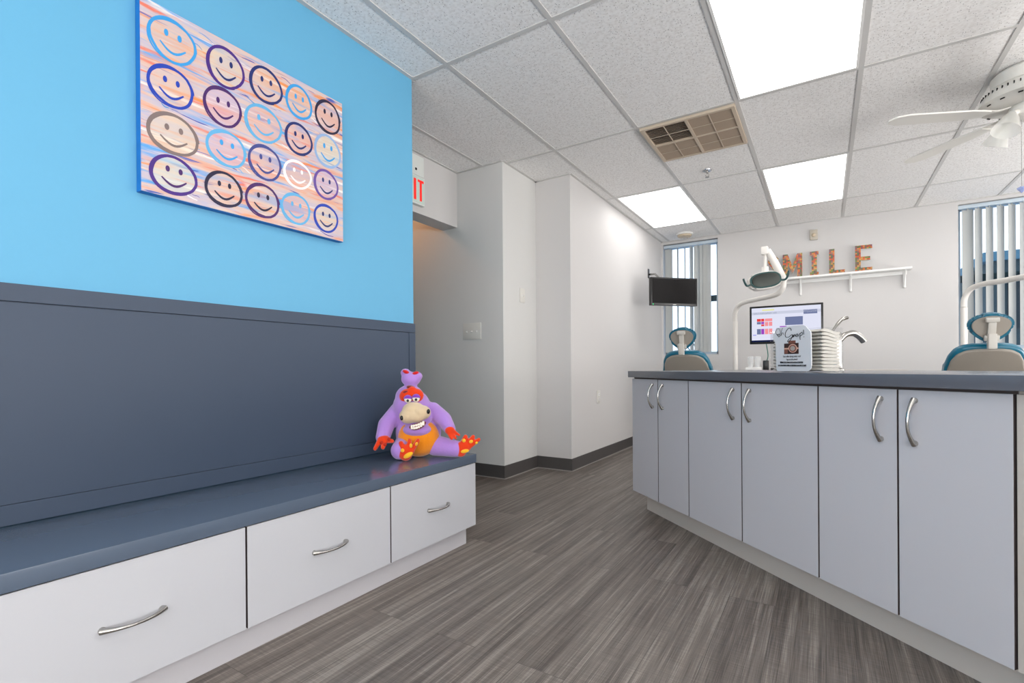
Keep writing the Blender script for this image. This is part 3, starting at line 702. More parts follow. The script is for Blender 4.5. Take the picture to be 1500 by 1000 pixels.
def text_mesh(name, s, size, loc, parent, m, shear=0):
    cu = bpy.data.curves.new(name, 'FONT'); cu.body = s; cu.size = size; cu.align_x = 'CENTER'; cu.extrude = .0002; cu.shear = shear
    t = bpy.data.objects.new(name, cu); COL.objects.link(t); bpy.context.view_layer.update()
    me = bpy.data.meshes.new_from_object(t.evaluated_get(bpy.context.evaluated_depsgraph_get())); bpy.data.objects.remove(t)
    me.materials.clear(); me.materials.append(m); o = bpy.data.objects.new(name, me); COL.objects.link(o); o.parent = parent; o.location = loc; o.rotation_euler = (pi/2, 0, 0); o.scale = (.66, 1, 1); return o
a = sp(500, 662); text_mesh('small_print', "Take selfies during today's visit!", .0105, (a[0], -.001, a[1]), r, M['ink'])
a = sp(500, 716); text_mesh('small_print', 'Tag us in the photo!', .0105, (a[0], -.001, a[1]), r, M['ink'])
b = B(); rnd = random.Random(5)
for v0, u0, u1 in ((742, 290, 705), (798, 250, 765)):      # two lines too blurred to read
    u = u0
    while u < u1:
        w = rnd.choice((9, 12, 15)); h = rnd.choice((28, 32, 32))
        spr(u, v0+32-h, min(u+w, u1), v0+32, -.0012, -.0002, 0); 
        if rnd.random() < .6: spr(u+w*.35, v0+8, u+w*.65, v0+22, -.0016, -.0013, 1)
        u += w+5
obj('blurred_print', b, [M['ink'], M['paper']], r, 0)

# faucet: lever up and to the right, arched spout to the right
fD = 2.40
fb = stand(1226, fD)
r = thing('faucet', 'brushed nickel faucet with a raised lever behind the paper towels', 'faucet', (fb.x, fb.y, HC), RA)
FS = fD/FPX
def fp(px, py, v=0): return ((px-1226)*FS, -v, (543-py)*FS)
b = B(); lathe(b, [(0, 0), (.032, 0), (.031, .008), (.024, .014), (.020, .05), (.021, .12), (.023, .165), (.018, .185), (0, .19)]); obj('body', b, M['nickel'], r)
b = B(); tube(b, smooth_pts([fp(1214, 491), fp(1220, 484), fp(1226, 476), fp(1234, 468), fp(1241, 465.5)], 5), [.008]*4+[.009]*6+[.010]*6+[.013]*5, 12, flat=.7); obj('lever', b, M['nickel'], r)
b = B(); q = smooth_pts([fp(1226, 505), fp(1231, 498), fp(1239, 490.5), fp(1250, 488.5), fp(1259, 493), fp(1266, 500)], 5); tube(b, q, [.013+.004*(k/(len(q)-1))**2 for k in range(len(q))], 14); obj('spout', b, M['nickel'], r)

# ================================================================== CEILING FAN
FC = Vector((.935, 3.74, H))
r = thing('ceiling_fan', 'white ceiling fan with flat blades and a light kit', 'ceiling fan', FC)
b = B(); lathe(b, [(0, -.0047), (.135, -.0047), (.150, -.02), (.150, -.075), (.145, -.08), (0, -.08)], seg=48); obj('canopy', b, M['fanwhite'], r)
b = B(); lathe(b, [(0, -.0805), (.150, -.0805), (.175, -.10), (.198, -.14), (.206, -.165), (.16, -.185), (.10, -.19), (0, -.19)], seg=48)
for k in range(48):
    a = 2*pi*k/48
    for q, zz, rr_ in ((1, -.118, .1855),):
        m_ = Matrix.Translation((rr_*cos(a), rr_*sin(a), zz)) @ Matrix.Rotation(a, 4, 'Z')
        vs = bx(b, -.003, -.002, -.010, .003, .002, .010, mi=1); bmesh.ops.transform(b, matrix=m_, verts=vs)
for k in range(16):
    a = 2*pi*k/16; m_ = Matrix.Translation((.182*cos(a), .182*sin(a), -.1745)) @ Matrix.Rotation(a, 4, 'Z') @ Matrix.Rotation(R(-60), 4, 'Y')
    vs = bx(b, -.003, -.009, -.007, .003, .009, .007, mi=1); bmesh.ops.transform(b, matrix=m_, verts=vs)
obj('motor_housing', b, [M['fanwhite'], M['dark']], r)
zb = -.225
ta = math.atan2(on(1304, 177, 'z', H+zb)[1]-FC.y, on(1304, 177, 'z', H+zb)[0]-FC.x)
for k in range(5):
    a = ta-k*2*pi/5
    b = B(); pl = [(.20, -.035), (.30, -.058), (.61, -.066), (.665, -.045), (.685, 0), (.665, .045), (.61, .066), (.30, .058), (.20, .035)]
    prism(b, pl, 'z', -.004, .004)
    o = obj('blade', b, M['blade'], r, 30); o.location = (0, 0, zb); o.rotation_euler = (R(11), 0, a)
    o.rotation_euler = (Matrix.Rotation(a, 3, 'Z') @ Matrix.Rotation(R(-3), 3, 'X')).to_euler()
    b = B(); tube(b, [(.09, 0, .026), (.14, 0, .012), (.20, 0, .009)], [.010, .012, .012], 10, flat=.5)
    prism(b, [(.17, -.02), (.25, -.04), (.275, 0), (.25, .04), (.17, .02)], 'z', .005, .009); obj('blade_bracket', b, M['fanwhite'], o)
b = B(); lathe(b, [(0, -.1905), (.075, -.1905), (.085, -.215), (.08, -.25), (.05, -.262), (0, -.264)], seg=32); lk = obj('light_kit', b, M['fanwhite'], r)
for k in range(4):
    a = ta+.35+k*pi/2
    d = Vector((cos(a), sin(a), 0)); p0 = d*.078+Vector((0, 0, -.235)); p1 = d*.115+Vector((0, 0, -.252))
    b = B(); tube(b, [p0, p1], [.014, .018], 12); obj('lamp_holder', b, M['fanwhite'], lk)
    ax = (d*.5+Vector((0, 0, -1))).normalized(); b = B()
    tube(b, [p1+ax*.002, p1+ax*.03, p1+ax*.07, p1+ax*.105], [.022, .036, .048, .062], 18, cap=False); obj('glass_shade', b, M['frost'], lk)
# pull chain with a blue crystal
chx = on(1494.5, 200, 'z', H-.27)
cp = Vector((FC.x+.02, FC.y-.03, H-.262)); 
b = B(); L_ = .36
for k in range(72): ell(b, (0, 0, -k*.005), (.0016, .0016, .0022), seg=6)
ch = obj('pull_chain', b, M['nickel'], r); ch.location = (-.028, .0, -.262)
b = B(); lathe(b, [(0, .0), (.010, -.003), (.020, -.009), (.018, -.016), (0, -.038)], seg=8); o = obj('crystal_pull', b, M['crystal'], ch, 0); o.location = (0, 0, -L_)

# ================================================================== OPERATORY
# dental chairs (faces the windows; back reclined towards the viewer)
def make_chair(x, label):
    r = thing('dental_chair', label, 'dental chair', (x, 4.5, 0), 0, 'teal dental chairs in front of the windows')
    b = B(); bx(b, -.22, .45, 0, .22, 1.15, .06, .02); bx(b, -.12, .55, .06, .12, .95, .34, .03); obj('base', b, M['lampwhite'], r)
    def slab(name, prof_w, length, th, m, loc, tilt, parent=r, cut=0):
        b = B(); n = len(prof_w); up = []; dn = []
        pts = [(-w, s*length) for s, w in prof_w]+[(w, s*length) for s, w in reversed(prof_w)]
        prism(b, pts, 'z', -th/2, th/2)
        es = [e for e in b.edges]; bmesh.ops.bevel(b, geom=es, offset=th*.42, segments=3, affect='EDGES', profile=.5)
        o = obj(name, b, m, parent, 50); o.location = loc; o.rotation_euler = (tilt, 0, 0); return o
    slab('seat', [(0, .20), (.1, .23), (.9, .24), (1, .21)], .52, .08, M['teal'], (0, .42, .42), R(4))
    slab('leg_rest', [(0, .20), (.1, .21), (.85, .17), (1, .12)], .62, .07, M['teal'], (0, .92, .42), R(-8))
    # backrest: y runs up the back
    tb = R(180-50)        # 40 degrees back from vertical
    prof = [(0, .16), (.12, .185), (.45, .212), (.72, .212), (.85, .200), (.94, .172), (.985, .13), (1, .08)]
    bk = thing('backrest', '', ''); del bk['label']; del bk['category']; bk.parent = r
    bk.location = (0, .45, .44); bk.rotation_euler = (R(128), 0, 0)
    # cushion (front) and shell (rear, slightly smaller)
    bk2 = slab('cushion', prof, .70, .06, M['teal'], (0, 0, 0), 0, bk)
    pr2 = [(s*.968, max(.03, w-.015)) for s, w in prof]
    slab('rear_shell', pr2, .70, .030, M['shell'], (0, .004, .031), 0, bk)
    # headrest
    hr = thing('headrest', '', ''); del hr['label']; del hr['category']; hr.parent = r
    hr.location = (0, -.03, 1.108); hr.rotation_euler = (R(104), 0, 0)
    n = 28
    def outline(k_, dw):
        o_ = []
        for k in range(n):
            a = 2*pi*k/n; s = sin(a); w = .115*(1+.16*s)*(1 if s > 0 else (1-.32*s*s)); h = .108
            o_.append(((w-dw)*cos(a), (h-dw)*s*(1 if s < 0 else .82)))
        return o_
    b = B(); prism(b, outline(0, 0), 'z', -.03, .025); bmesh.ops.bevel(b, geom=b.edges[:], offset=.02, segments=3, affect='EDGES'); obj('cushion', b, M['teal'], hr, 60)
    b = B(); prism(b, outline(0, .019), 'z', .0255, .034); bmesh.ops.bevel(b, geom=b.edges[:], offset=.004, segments=2, affect='EDGES'); obj('rear_shell', b, M['shell'], hr, 60)
    b = B(); bx(b, -.034, .036, .035, .034, .066, .066, .008); bx(b, -.021, -.050, .036, .021, .036, .058, .008); bx(b, -.038, -.088, .035, .038, -.050, .068, .008); obj('hinge_bracket', b, M['bracket'], hr)
    b = B(); bx(b, -.022, -.10, .955, .022, -.052, 1.055, .006); obj('headrest_post', b, M['bracket'], r)
    for s in (-1, 1):
        b = B(); bx(b, s*.245-.02, .50, .56, s*.245+.02, .80, .60, .015); tube(b, [(s*.245, .72, .56), (s*.235, .74, .46)], .014, 10); obj('armrest', b, M['teal'], r)
    return r
XC1, XC2 = -1.05, .93
make_chair(XC1, 'left teal dental chair, in front of the black television')
make_chair(XC2, 'teal dental chair at the right, in front of the wide blinds')

# dental light on a bent pole
def pole_light(base, name, label, pts, head):
    r = thing(name, label, 'dental lamp', (base[0], base[1], 0), 0, 'dental lamp poles')
    P_ = lambda q: tuple(Vector(q)-Vector((base[0], base[1], 0)))
    b = B(); lathe(b, [(0, 0), (.11, 0), (.11, .02), (.05, .04), (0, .04)]); obj('base', b, M['lampwhite'], r)
    zj = pts[0][2]
    b = B(); tube(b, [(0, 0, .03), (0, 0, zj-.003)], .026, 20); obj('pole', b, M['lampwhite'], r)
    b = B(); tube(b, smooth_pts([P_(q) for q in pts], 6), .024, 16); obj('bent_arm', b, M['lampwhite'], r)
    return r, P_
def at(px, py, Y): return on(px, py, 'y', Y)
p0 = at(1077, 470, 5.95)
pts = [p0, at(1077, 459, 5.93), at(1081, 449, 5.90), at(1090, 443, 5.82), at(1110, 438, 5.6), at(1130, 433.5, 5.4), at(1141, 429, 5.33), at(1147, 421, 5.30), at(1148, 412, 5.30)]
r, P_ = pole_light((p0.x, p0.y), 'dental_lamp', 'dental examination lamp on a bent white pole above the monitor', [tuple(q) for q in pts], True)
b = B(); tube(b, [P_(at(1148, 412, 5.30)), P_(at(1145, 405, 5.28)), P_(at(1134, 383, 5.25)), P_(at(1124, 366, 5.22))], [.034, .036, .033, .028], 16); 
q = Vector(P_(at(1120.5, 366, 5.22))); bx(b, q.x-.032, q.y-.03, q.z-.045, q.x+.028, q.y+.03, q.z+.03, .01); obj('spring_arm', b, M['lampwhite'], r)
hc = Vector(P_(at(1120, 411, 5.18)))
b = B(); tube(b, [q+Vector((0, 0, -.045)), Vector((q.x, q.y, hc.z+.125))], .014, 12); tube(b, [Vector((q.x, q.y, hc.z+.135)), Vector((q.x, q.y, hc.z+.06)), Vector((hc.x, hc.y+.03, hc.z+.03))], [.03, .034, .05], 14); obj('yoke', b, M['lampwhite'], r)
hd = thing('lamp_head', '', ''); del hd['label']; del hd['category']; hd.parent = r; hd.location = hc; hd.rotation_euler = (R(-8), R(-9), R(28))
def rr_outline(w, h, p=2.6, n=32):
    return [(w*math.copysign(abs(cos(2*pi*k/n))**(2/p), cos(2*pi*k/n)), h*math.copysign(abs(sin(2*pi*k/n))**(2/p), sin(2*pi*k/n))) for k in range(n)]
b = B(); prism(b, rr_outline(.150, .082), 'y', -.02, .05); bmesh.ops.bevel(b, geom=b.edges[:], offset=.018, segments=3, affect='EDGES'); obj('housing', b, M['lampwhite'], hd, 60)
b = B(); prism(b, rr_outline(.140, .074), 'y', -.030, -.0205); obj('reflector_rim', b, M['tealdk'], hd, 40)
b = B(); prism(b, rr_outline(.126, .062), 'y', -.033, -.0305); obj('reflector', b, mat('mirror_reflector', (104, 110, 108), .10, metal=1), hd, 40)
for s in (-1, 1):
    b = B(); tube(b, smooth_pts([(s*.14, -.01, -.02), (s*.175, -.02, -.025), (s*.195, -.04, 0), (s*.205, -.05, .04)], 4), .009, 10); obj('grip_handle', b, M['tealdk'], hd)
p0 = at(1412, 450, 6.12)
pts = [p0, at(1413, 437, 6.12), at(1421, 424, 6.08), at(1438, 416.5, 5.98), at(1470, 411, 5.75), at(1500, 405.5, 5.55), at(1540, 398, 5.30), at(1556, 385, 5.25)]
r, P_ = pole_light((p0.x, p0.y), 'dental_lamp', 'bent white lamp pole beside the right dental chair', [tuple(q) for q in pts], False)

# side cabinet between the chairs, with monitor and small things
r = thing('side_cabinet', 'low white cabinet behind the counter carrying the monitor', 'cabinet', (-.05, 5.35, 0))
b = B(); bx(b, -.58, -.24, .08, .60, .24, .79); obj('body', b, M['lam'], r, 0)
b = B(); bx(b, -.56, -.2, 0, .58, .2, .0795); obj('toe_kick', b, M['lamgrey'], r, 0)
b = B(); bx(b, -.60, -.26, .7905, .62, .26, .815, .003); obj('top', b, M['warm'], r, 0)
for k in range(2):
    b = B(); bx(b, -.577+k*.589, -.258, .085, .006+k*.589, -.241, .785, .001); d = obj('door', b, M['lam'], r, 0)
    b = B(); tube(b, [(-.03+k*.08, -.259, .6), (-.03+k*.08, -.272, .62), (-.03+k*.08, -.272, .70), (-.03+k*.08, -.259, .72)], .004, 8); obj('handle', b, M['nickel'], d)
MY = 5.30
m0 = at(1098, 448.5, MY); m1 = at(1098, 502.7, MY); m2 = at(1206, 443.5, MY)
cxm = (m0.x+m2.x)/2; mw = m2.x-m0.x; mh = m0.z-m1.z+.004; zt = (m0.z+m2.z)/2
r = thing('monitor', 'lit computer monitor with coloured schedule blocks, below the dental lamp', 'monitor', (cxm, MY, .8155))
zc = zt-.8155
b = B(); bx(b, -mw/2, .0, zc-mh, mw/2, .035, zc, .004); obj('bezel', b, M['black'], r)
b = B(); bx(b, -.03, .036, .02, .03, .06, zc-mh*.4, .005); obj('stand', b, M['black'], r)
b = B(); bx(b, -.12, -.08, .0, .12, .09, .018, .005); obj('stand_base', b, M['black'], r)
b = B(); iw = mw-.036; ih = mh-.040; z0 = zc-.018; y = -.0008
cols = [((226, 228, 246), 1), ((112, 122, 160), 0), ((230, 60, 60), 0), ((244, 150, 155), 0), ((160, 70, 190), 0), ((232, 232, 160), 0), ((20, 30, 70), 0), ((204, 208, 226), 0), ((120, 120, 230), 0)]
sm = [mat_emit('screen_%d' % k, cc, 1.0) for k, (cc, _) in enumerate(cols)]
def cell(u0, v0, u1, v1, mi, dy=.0003):
    bx(b, -iw/2+iw*u0, y-dy, z0-ih*v1, -iw/2+iw*u1, y, z0-ih*v0, mi=mi)
cell(0, 0, 1, 1, 0); y -= .0004
cell(.0, .12, 1, .20, 7); cell(.16, .05, .34, .09, 5); cell(.03, .14, .38, .185, 1)
cell(.76, .12, .95, .24, 1); cell(.50, .30, .75, .54, 1)
for u0, v0, u1, v1, mi in ((.08, .32, .14, .40, 2), (.145, .32, .19, .40, 2), (.20, .32, .31, .40, 3), (.08, .41, .14, .48, 1), (.145, .41, .19, .48, 4), (.145, .49, .19, .54, 2), (.20, .42, .25, .54, 3), (.26, .42, .31, .54, 3),
                           (.08, .62, .14, .78, 1), (.145, .62, .19, .78, 4), (.20, .62, .25, .78, 3), (.26, .62, .31, .78, 3), (.02, .79, .07, .81, 8), (.0, .955, 1, 1, 6), (.42, .56, .52, .59, 4)):
    cell(u0, v0, u1, v1, mi)
obj('screen', b, sm, r, 0)
# cable, cups, tray, black box
k0 = at(1122, 503, 5.28); k1 = at(1125, 520, 5.2); k2 = at(1123, 529, 5.18)
b = B(); tube(b, smooth_pts([tuple(k0+Vector((0, .03, .0))), tuple(k1), tuple(k2)], 6), .004, 8); cb_ = obj('cable', b, M['green'], r); cb_.location = -Vector(r.location)
kb = at(1122, 536, 5.16)
b = B(); bx(b, kb.x-.024, 5.14, .8155, kb.x+.024, 5.19, .905, .004); tag(obj('charger_box', b, M['black']), 'small upright black box under the monitor', 'box')
kt = at(1105, 539, 5.16)
b = B(); bx(b, kt.x-.07, 5.11, .8155, kt.x+.065, 5.20, .842, .006); tag(obj('instrument_tray', b, M['white']), 'low white tray on the cabinet left of the black box', 'tray')
for dx, lab in ((-.03, 'clear plastic cup at the left end of the white tray'), (.03, 'clear plastic cup beside the black box')):
    b = B(); lathe(b, [(0, 0), (.022, 0), (.028, .10), (.0265, .10), (.021, .003), (0, .003)], seg=20); o = obj('plastic_cup', b, M['cup']); o.location = (kt.x+dx, 5.155, .8425); tag(o, lab, 'cup', 'clear cups on the white tray')

# television on a wall arm
r = thing('television', 'black television on an arm from the white wall', 'television', (-1.38, 5.47, 1.66), 0)
tl = Vector((-1.537, 5.18)); tr = Vector((-1.155, 5.577))
tvc = (tl+tr)/2; ang = math.atan2((tr-tl).y, (tr-tl).x)
r.location = (tvc.x, tvc.y, 1.65); r.rotation_euler = (0, 0, ang); tw = (tr-tl).length
b = B(); bx(b, -tw/2, 0, -.149, tw/2, .045, .149, .004); obj('bezel', b, M['black'], r)
b = B(); bx(b, -tw/2+.016, -.0015, -.125, tw/2-.016, -.0002, .134); obj('screen', b, M['screenoff'], r, 0)
b = B(); bx(b, -.02, -.002, -.142, .02, -.0002, -.136); obj('brand_mark', b, M['ivory'], r, 0)
b = B(); bx(b, -tw/2+.02, -.002, -.144, -tw/2+.026, -.0002, -.130); obj('power_light', b, mat_emit('green_indicator', (60, 255, 150), 1.2), r, 0)
inv = Matrix.Rotation(-ang, 3, 'Z')
def tvl(x, y, z): v = inv @ Vector((x-tvc.x, y-tvc.y, z-1.65)); return tuple(v)
b = B(); tube(b, [tvl(XR+.006, 5.83, 1.945), tvl(-1.66, 5.76, 1.93), tvl(-1.52, 5.56, 1.80), tvl(*(tvc+Vector((-.035, .035))), 1.70)], .012, 10); obj('wall_arm', b, M['nickel'], r)
m_ = B(); bx(m_, 0, -.03, -.045, .006, .03, .065, .002); o = obj('wall_bracket', m_, M['black'], r); o.location = tvl(XR+.0005, 5.83, 1.945); o.rotation_euler = (0, 0, -ang)

# ================================================================== SHELF + LETTERS
r = thing('wall_shelf', 'long white shelf on brackets on the back wall', 'shelf', (.17, YW-.0005, 1.83))
b = B(); bx(b, -.72, -.13, -.022, .57, 0, 0, .003); obj('board', b, M['white'], r)
b = B(); bx(b, -.70, -.012, -.06, .54, -.0003, -.0225, .002); obj('back_rail', b, M['white'], r)
for x in (-.39, .07, .52):
    b = B(); bx(b, x-.012, -.016, -.19, x+.012, -.0125, -.0225, .001)
    tube(b, smooth_pts([(x, -.02, -.18), (x, -.035, -.12), (x, -.075, -.06), (x, -.11, -.03)], 4), .008, 8); ell(b, (x, -.022, -.188), (.013, .012, .013), seg=10); obj('bracket', b, M['white'], r)
ZL = 1.8305; YL = YW-.06
fx = (YL)/6.332
def lett(ch, x0, x1, h, lab):
    w = x1-x0; t = .048; P2 = []
    if ch == 'E': P2 = [[(0, 0), (w, 0), (w, t*.8), (t, t*.8), (t, h*.42), (w*.88, h*.42), (w*.88, h*.42+t*.8), (t, h*.42+t*.8), (t, h-t*.8), (w, h-t*.8), (w, h), (0, h)]]
    if ch == 'L': P2 = [[(0, 0), (w, 0), (w, t*.8), (t, t*.8), (t, h), (0, h)]]
    if ch == 'I': c0 = w/2; P2 = [[(0, 0), (w, 0), (w, t*.8), (c0+t/2, t*.8), (c0+t/2, h-t*.8), (w, h-t*.8), (w, h), (0, h), (0, h-t*.8), (c0-t/2, h-t*.8), (c0-t/2, t*.8), (0, t*.8)]]
    if ch == 'M': P2 = [[(0, 0), (t, 0), (t, h*.62), (w/2, h*.16), (w-t, h*.62), (w-t, 0), (w, 0), (w, h), (w-t, h), (w/2, h*.48), (t, h), (0, h)]]
    if ch == 'S':
        pts = smooth_pts([(w*.88, h*.80, 0), (w*.5, h-t*.45, 0), (w*.14, h*.76, 0), (w*.5, h*.52, 0), (w*.86, h*.26, 0), (w*.5, t*.45, 0), (w*.1, h*.18, 0)], 5)
        A = []; Bq = []
        for i, p in enumerate(pts):
            d = (pts[min(i+1, len(pts)-1)]-pts[max(i-1, 0)]).normalized(); n_ = Vector((-d.y, d.x, 0))*t*.42; A.append((p+n_)[:2]); Bq.append((p-n_)[:2])
        P2 = [A+Bq[::-1]]
    r = thing('candy_letter', lab, 'letter', (x0, YL, ZL), 0, 'SMILE letters on the shelf')
    b = B()
    for pl in P2: prism(b, pl, 'y', -.018, .02)
    b.normal_update(); bmesh.ops.triangulate(b, faces=[f for f in b.faces if len(f.verts) > 4], ngon_method='EAR_CLIP'); obj('letter_block', b, M['white'], r, 0)
    b = B()
    for pl in P2: prism(b, pl, 'y', -.0215, -.0183)
    b.normal_update(); bmesh.ops.triangulate(b, faces=[f for f in b.faces if len(f.verts) > 4], ngon_method='EAR_CLIP'); obj('candy_face', b, M['candy'], r, 0)
lett('S', -.53, -.43, .262, 'candy-covered letter S, mostly hidden behind the lamp arm')
lett('M', -.388, -.200, .262, 'candy-covered letter M on the white shelf')
lett('I', -.128, -.048, .262, 'candy-covered letter I on the white shelf')
lett('L', .048, .188, .266, 'candy-covered letter L on the white shelf')
lett('E', .277, .422, .270, 'candy-covered letter E at the right end of the word')

# ================================================================== PLUSH TOY
# built in its own frame: u to the viewer's right, v towards the viewer, z up from the bench
TD0 = 2.40
def tp(px, py, v=0.):
    D = TD0-v; p = Vector((0, 0, EYE))+ray(px, py)*D
    return p
O = tp(611, 668); O = Vector((O.x, O.y, ZS))
RT = Matrix.Rotation(-RA, 3, 'Z')
def L3(px, py, v=0.):
    q = RT @ (tp(px, py, v)-O); return Vector(q)         # local: x right, -y towards viewer, z up
toy = thing('plush_toy', 'purple and orange plush toy monster with big teeth sitting on the bench end', 'plush toy', tuple(O), RA)
PXM = TD0/FPX
def blob_obj(name, balls, m, parent, vox=.0045, flatz=True):
    b = B()
    for c, r_, *ro in balls: ell(b, c, r_, Euler(ro[0]) if ro else None, seg=20)
    o = obj(name, b, m, parent, 180)
    md = o.modifiers.new('union', 'REMESH'); md.mode = 'VOXEL'; md.voxel_size = vox; md.use_smooth_shade = True
    md = o.modifiers.new('soft', 'SMOOTH'); md.iterations = 8; md.factor = .6
    return o
def chain(p, q, r0, r1, n=6): return [(p.lerp(q, k/(n-1)), (r0+(r1-r0)*k/(n-1),)*3) for k in range(n)]
balls = []
def fl(c, rz): c = Vector(c); c.z = max(c.z, rz+.001); return c
# torso, shoulders, hood
balls += [(L3(613, 636, -.02), (.112, .092, .108)), (L3(609, 612, -.02), (.108, .08, .07)), (L3(603, 596, .0), (.092, .078, .088)), (L3(600, 582, -.005), (.070, .064, .062))]
balls[0] = (fl(balls[0][0], .108), balls[0][1])
# jaw
balls += [(L3(611, 629, .07), (.068, .05, .032)), (L3(611, 612, .045), (.07, .05, .05))]
# top knot
balls += [(L3(602, 562, .0), (.030, .03, .03)), (L3(602, 555, .0), (.048, .04, .036)), (L3(594, 546, -.005), (.024, .026, .022)), (L3(611, 551, 0), (.026, .03, .024))]
# arms
balls += chain(L3(582, 602, -.01), L3(566, 622, .04), .040, .040); balls += chain(L3(566, 622, .04), L3(561, 640, .08), .040, .034)
balls += chain(L3(634, 600, -.01), L3(650, 614, .03), .038, .038); balls += chain(L3(650, 614, .03), L3(659, 628, .075), .038, .028)
# legs
lh = fl(L3(592, 650, .02), .045); lf = fl(L3(586, 664, .11), .043); balls += chain(lh, lf, .046, .043)
rh = fl(L3(638, 652, .02), .046); rf = fl(L3(668, 657, .06), .038); balls += chain(rh, rf, .050, .040)
body = blob_obj('body', balls, M['pl_purple'], toy)
bc = fl(L3(614, 641, .0), .095)
blob_obj('belly', [(bc+Vector((.004, -.032, -.004)), (.100, .068, .092))], M['pl_belly'], toy)
# face mask, eyelids, eyes
fc = L3(602.5, 580, .055)
blob_obj('face_mask', [(fc+Vector((-.018, 0, 0)), (.040, .022, .036)), (fc+Vector((.022, 0, .003)), (.038, .022, .034)), (fc+Vector((.003, -.0, .028)), (.022, .018, .02))], M['pl_orange'], toy, .004)
b = B(); ell(b, L3(602, 567.5, .045), (.022, .02, .011), Euler((0, .2, 0)), seg=14); ell(b, L3(594, 573.5, .075), (.012, .006, .005), Euler((0, -.3, 0)), seg=10); obj('hair_tie', b, M['pl_dkred'], toy)
b = B(); 
for px, py, ry in ((594.5, 544.5, .4), (608.5, 546.5, -.3)): ell(b, L3(px, py, .018), (.017, .012, .009), Euler((0, ry, 0)), seg=12)
obj('bow', b, M['pl_red'], toy)
for px, py in ((597.5, 584.5), (609.5, 583)):
    e = L3(px, py, .086)
    b = B(); ell(b, e, (.0175, .012, .0175), mi=0); ell(b, e+Vector((.002, -.0125, -.006)), (.006, .003, .0065), mi=1, seg=12); obj('eye', b, [M['tooth'], M['black']], toy)
    b = B(); q = bmesh.ops.create_uvsphere(b, u_segments=24, v_segments=16, radius=1)
    bmesh.ops.delete(b, geom=[v for v in b.verts if v.co.z < -.12], context='VERTS')
    bmesh.ops.transform(b, matrix=Matrix.Translation(e) @ Matrix.Rotation(-.25, 4, 'X') @ Matrix.Diagonal((.0205, .0155, .0205, 1)), verts=b.verts[:])
    obj('eyelid', b, M['pl_lid'], toy)
# muzzle with nostrils
mz = [(L3(606, 601, .085), (.055, .045, .040)), (L3(599, 609, .095), (.046, .042, .036)), (L3(617, 604, .095), (.046, .042, .035)), (L3(608, 609, .10), (.050, .040, .032))]
blob_obj('muzzle', mz, M['pl_tan'], toy, .004)
for px, py, v, rz in ((588.5, 612, .128, .5), (627.5, 602.5, .126, -.5)):
    b = B(); ell(b, L3(px, py, v), (.008, .008, .0115), Euler((0, .1, rz)), seg=14); obj('nostril', b, M['black'], toy)
# mouth: red lining, two rows of teeth
def arcp(t, dz, v): # t 0..1 along the smile
    px = 600.5+(623-600.5)*t; py = 625.5-7.5*t+3.0*sin(pi*t)*.8; p = L3(px, py, v+.010*sin(pi*t)); p.z += dz; return p
b = B(); tube(b, [arcp(t/10, 0, .1145) for t in range(11)], [.007+.010*sin(pi*t/10)**.6 for t in range(11)], 14, flat=.95); obj('mouth', b, M['pl_dkred'], toy)
for row, dz in ((0, .0065), (1, -.0055)):
    for k in range(6):
        t = .13+.74*k/5; p = arcp(t, dz*(.6+.4*sin(pi*t)), .128+.002*row); b = B()
        bx(b, p.x-.0052, p.y-.004, p.z-.0052, p.x+.0052, p.y+.005, p.z+.0052, .0022); obj('tooth', b, M['tooth'], toy)
# hands
def paw(name, palm, pr, fingers, pads, m=M['pl_orange']):
    r_ = blob_obj(name, [palm_ for palm_ in pr]+[x for f in fingers for x in chain(f[0], f[1], f[2], f[3], 5)], m, toy, .0035)
    return r_
h0 = L3(562, 643, .10)
paw('hand', h0, [(h0, (.030, .024, .020))], [(L3(556, 646, .11), L3(549.5, 657, .125), .013, .010), (L3(562, 648, .115), L3(561, 655, .135), .013, .011), (L3(568, 645, .11), L3(574.5, 646, .125), .013, .010)], [])
h1 = L3(659, 630, .088)
paw('hand', h1, [(h1, (.024, .020, .022))], [(L3(657, 633, .095), L3(661.5, 642, .11), .010, .008), (L3(660, 633, .095), L3(667.5, 641.5, .10), .009, .0075), (L3(660, 628, .09), L3(672.5, 637, .088), .009, .007)], [])
b = B()
for px, py, v in ((559, 648.5, .135), (570, 643, .132), (564, 651, .14)): ell(b, L3(px, py, v-.004), (.008, .005, .008), seg=10)
obj('hand_pad', b, mat('rust_plush', (176, 40, 16), .9), toy)
# feet with three toes and yellow pads
f0 = fl(L3(594, 664, .135), .034)
paw('foot', f0, [(f0, (.034, .022, .036)), (L3(597, 659, .138), (.034, .02, .028))], [(L3(591, 657, .138), L3(587.5, 649, .138), .013, .012), (L3(599, 654, .138), L3(600, 645, .138), .012, .0095), (L3(606, 655, .138), L3(612.5, 644.5, .138), .012, .0095)], [])
f1 = fl(L3(675, 658, .075), .034)
paw('foot', f1, [(f1, (.030, .020, .036)), (L3(680, 654, .075), (.034, .02, .027))], [(L3(678, 648, .075), L3(682, 639.5, .075), .013, .0115), (L3(686, 649, .075), L3(693, 639.5, .075), .012, .0105), (L3(690, 652, .075), L3(701.5, 643.5, .075), .012, .0095)], [])
b = B()
for px, py, sx, sz, ry in ((598, 666.5, .024, .011, .5), (589.5, 659.5, .009, .009, 0), (602, 652.5, .007, .010, 0), (610, 650, .006, .009, -.4)): ell(b, L3(px, py, .160), (sx, .005, sz), Euler((0, -ry, 0)), seg=12)
obj('foot_pad', b, M['pl_yellow'], toy)
b = B()
for px, py, sx, sz, ry in ((681, 660.5, .020, .009, .2), (679.5, 645, .009, .009, 0), (690, 646.5, .010, .008, .3), (698, 648.5, .007, .006, .5)): ell(b, L3(px, py, .096), (sx, .005, sz), Euler((0, -ry, 0)), seg=12)
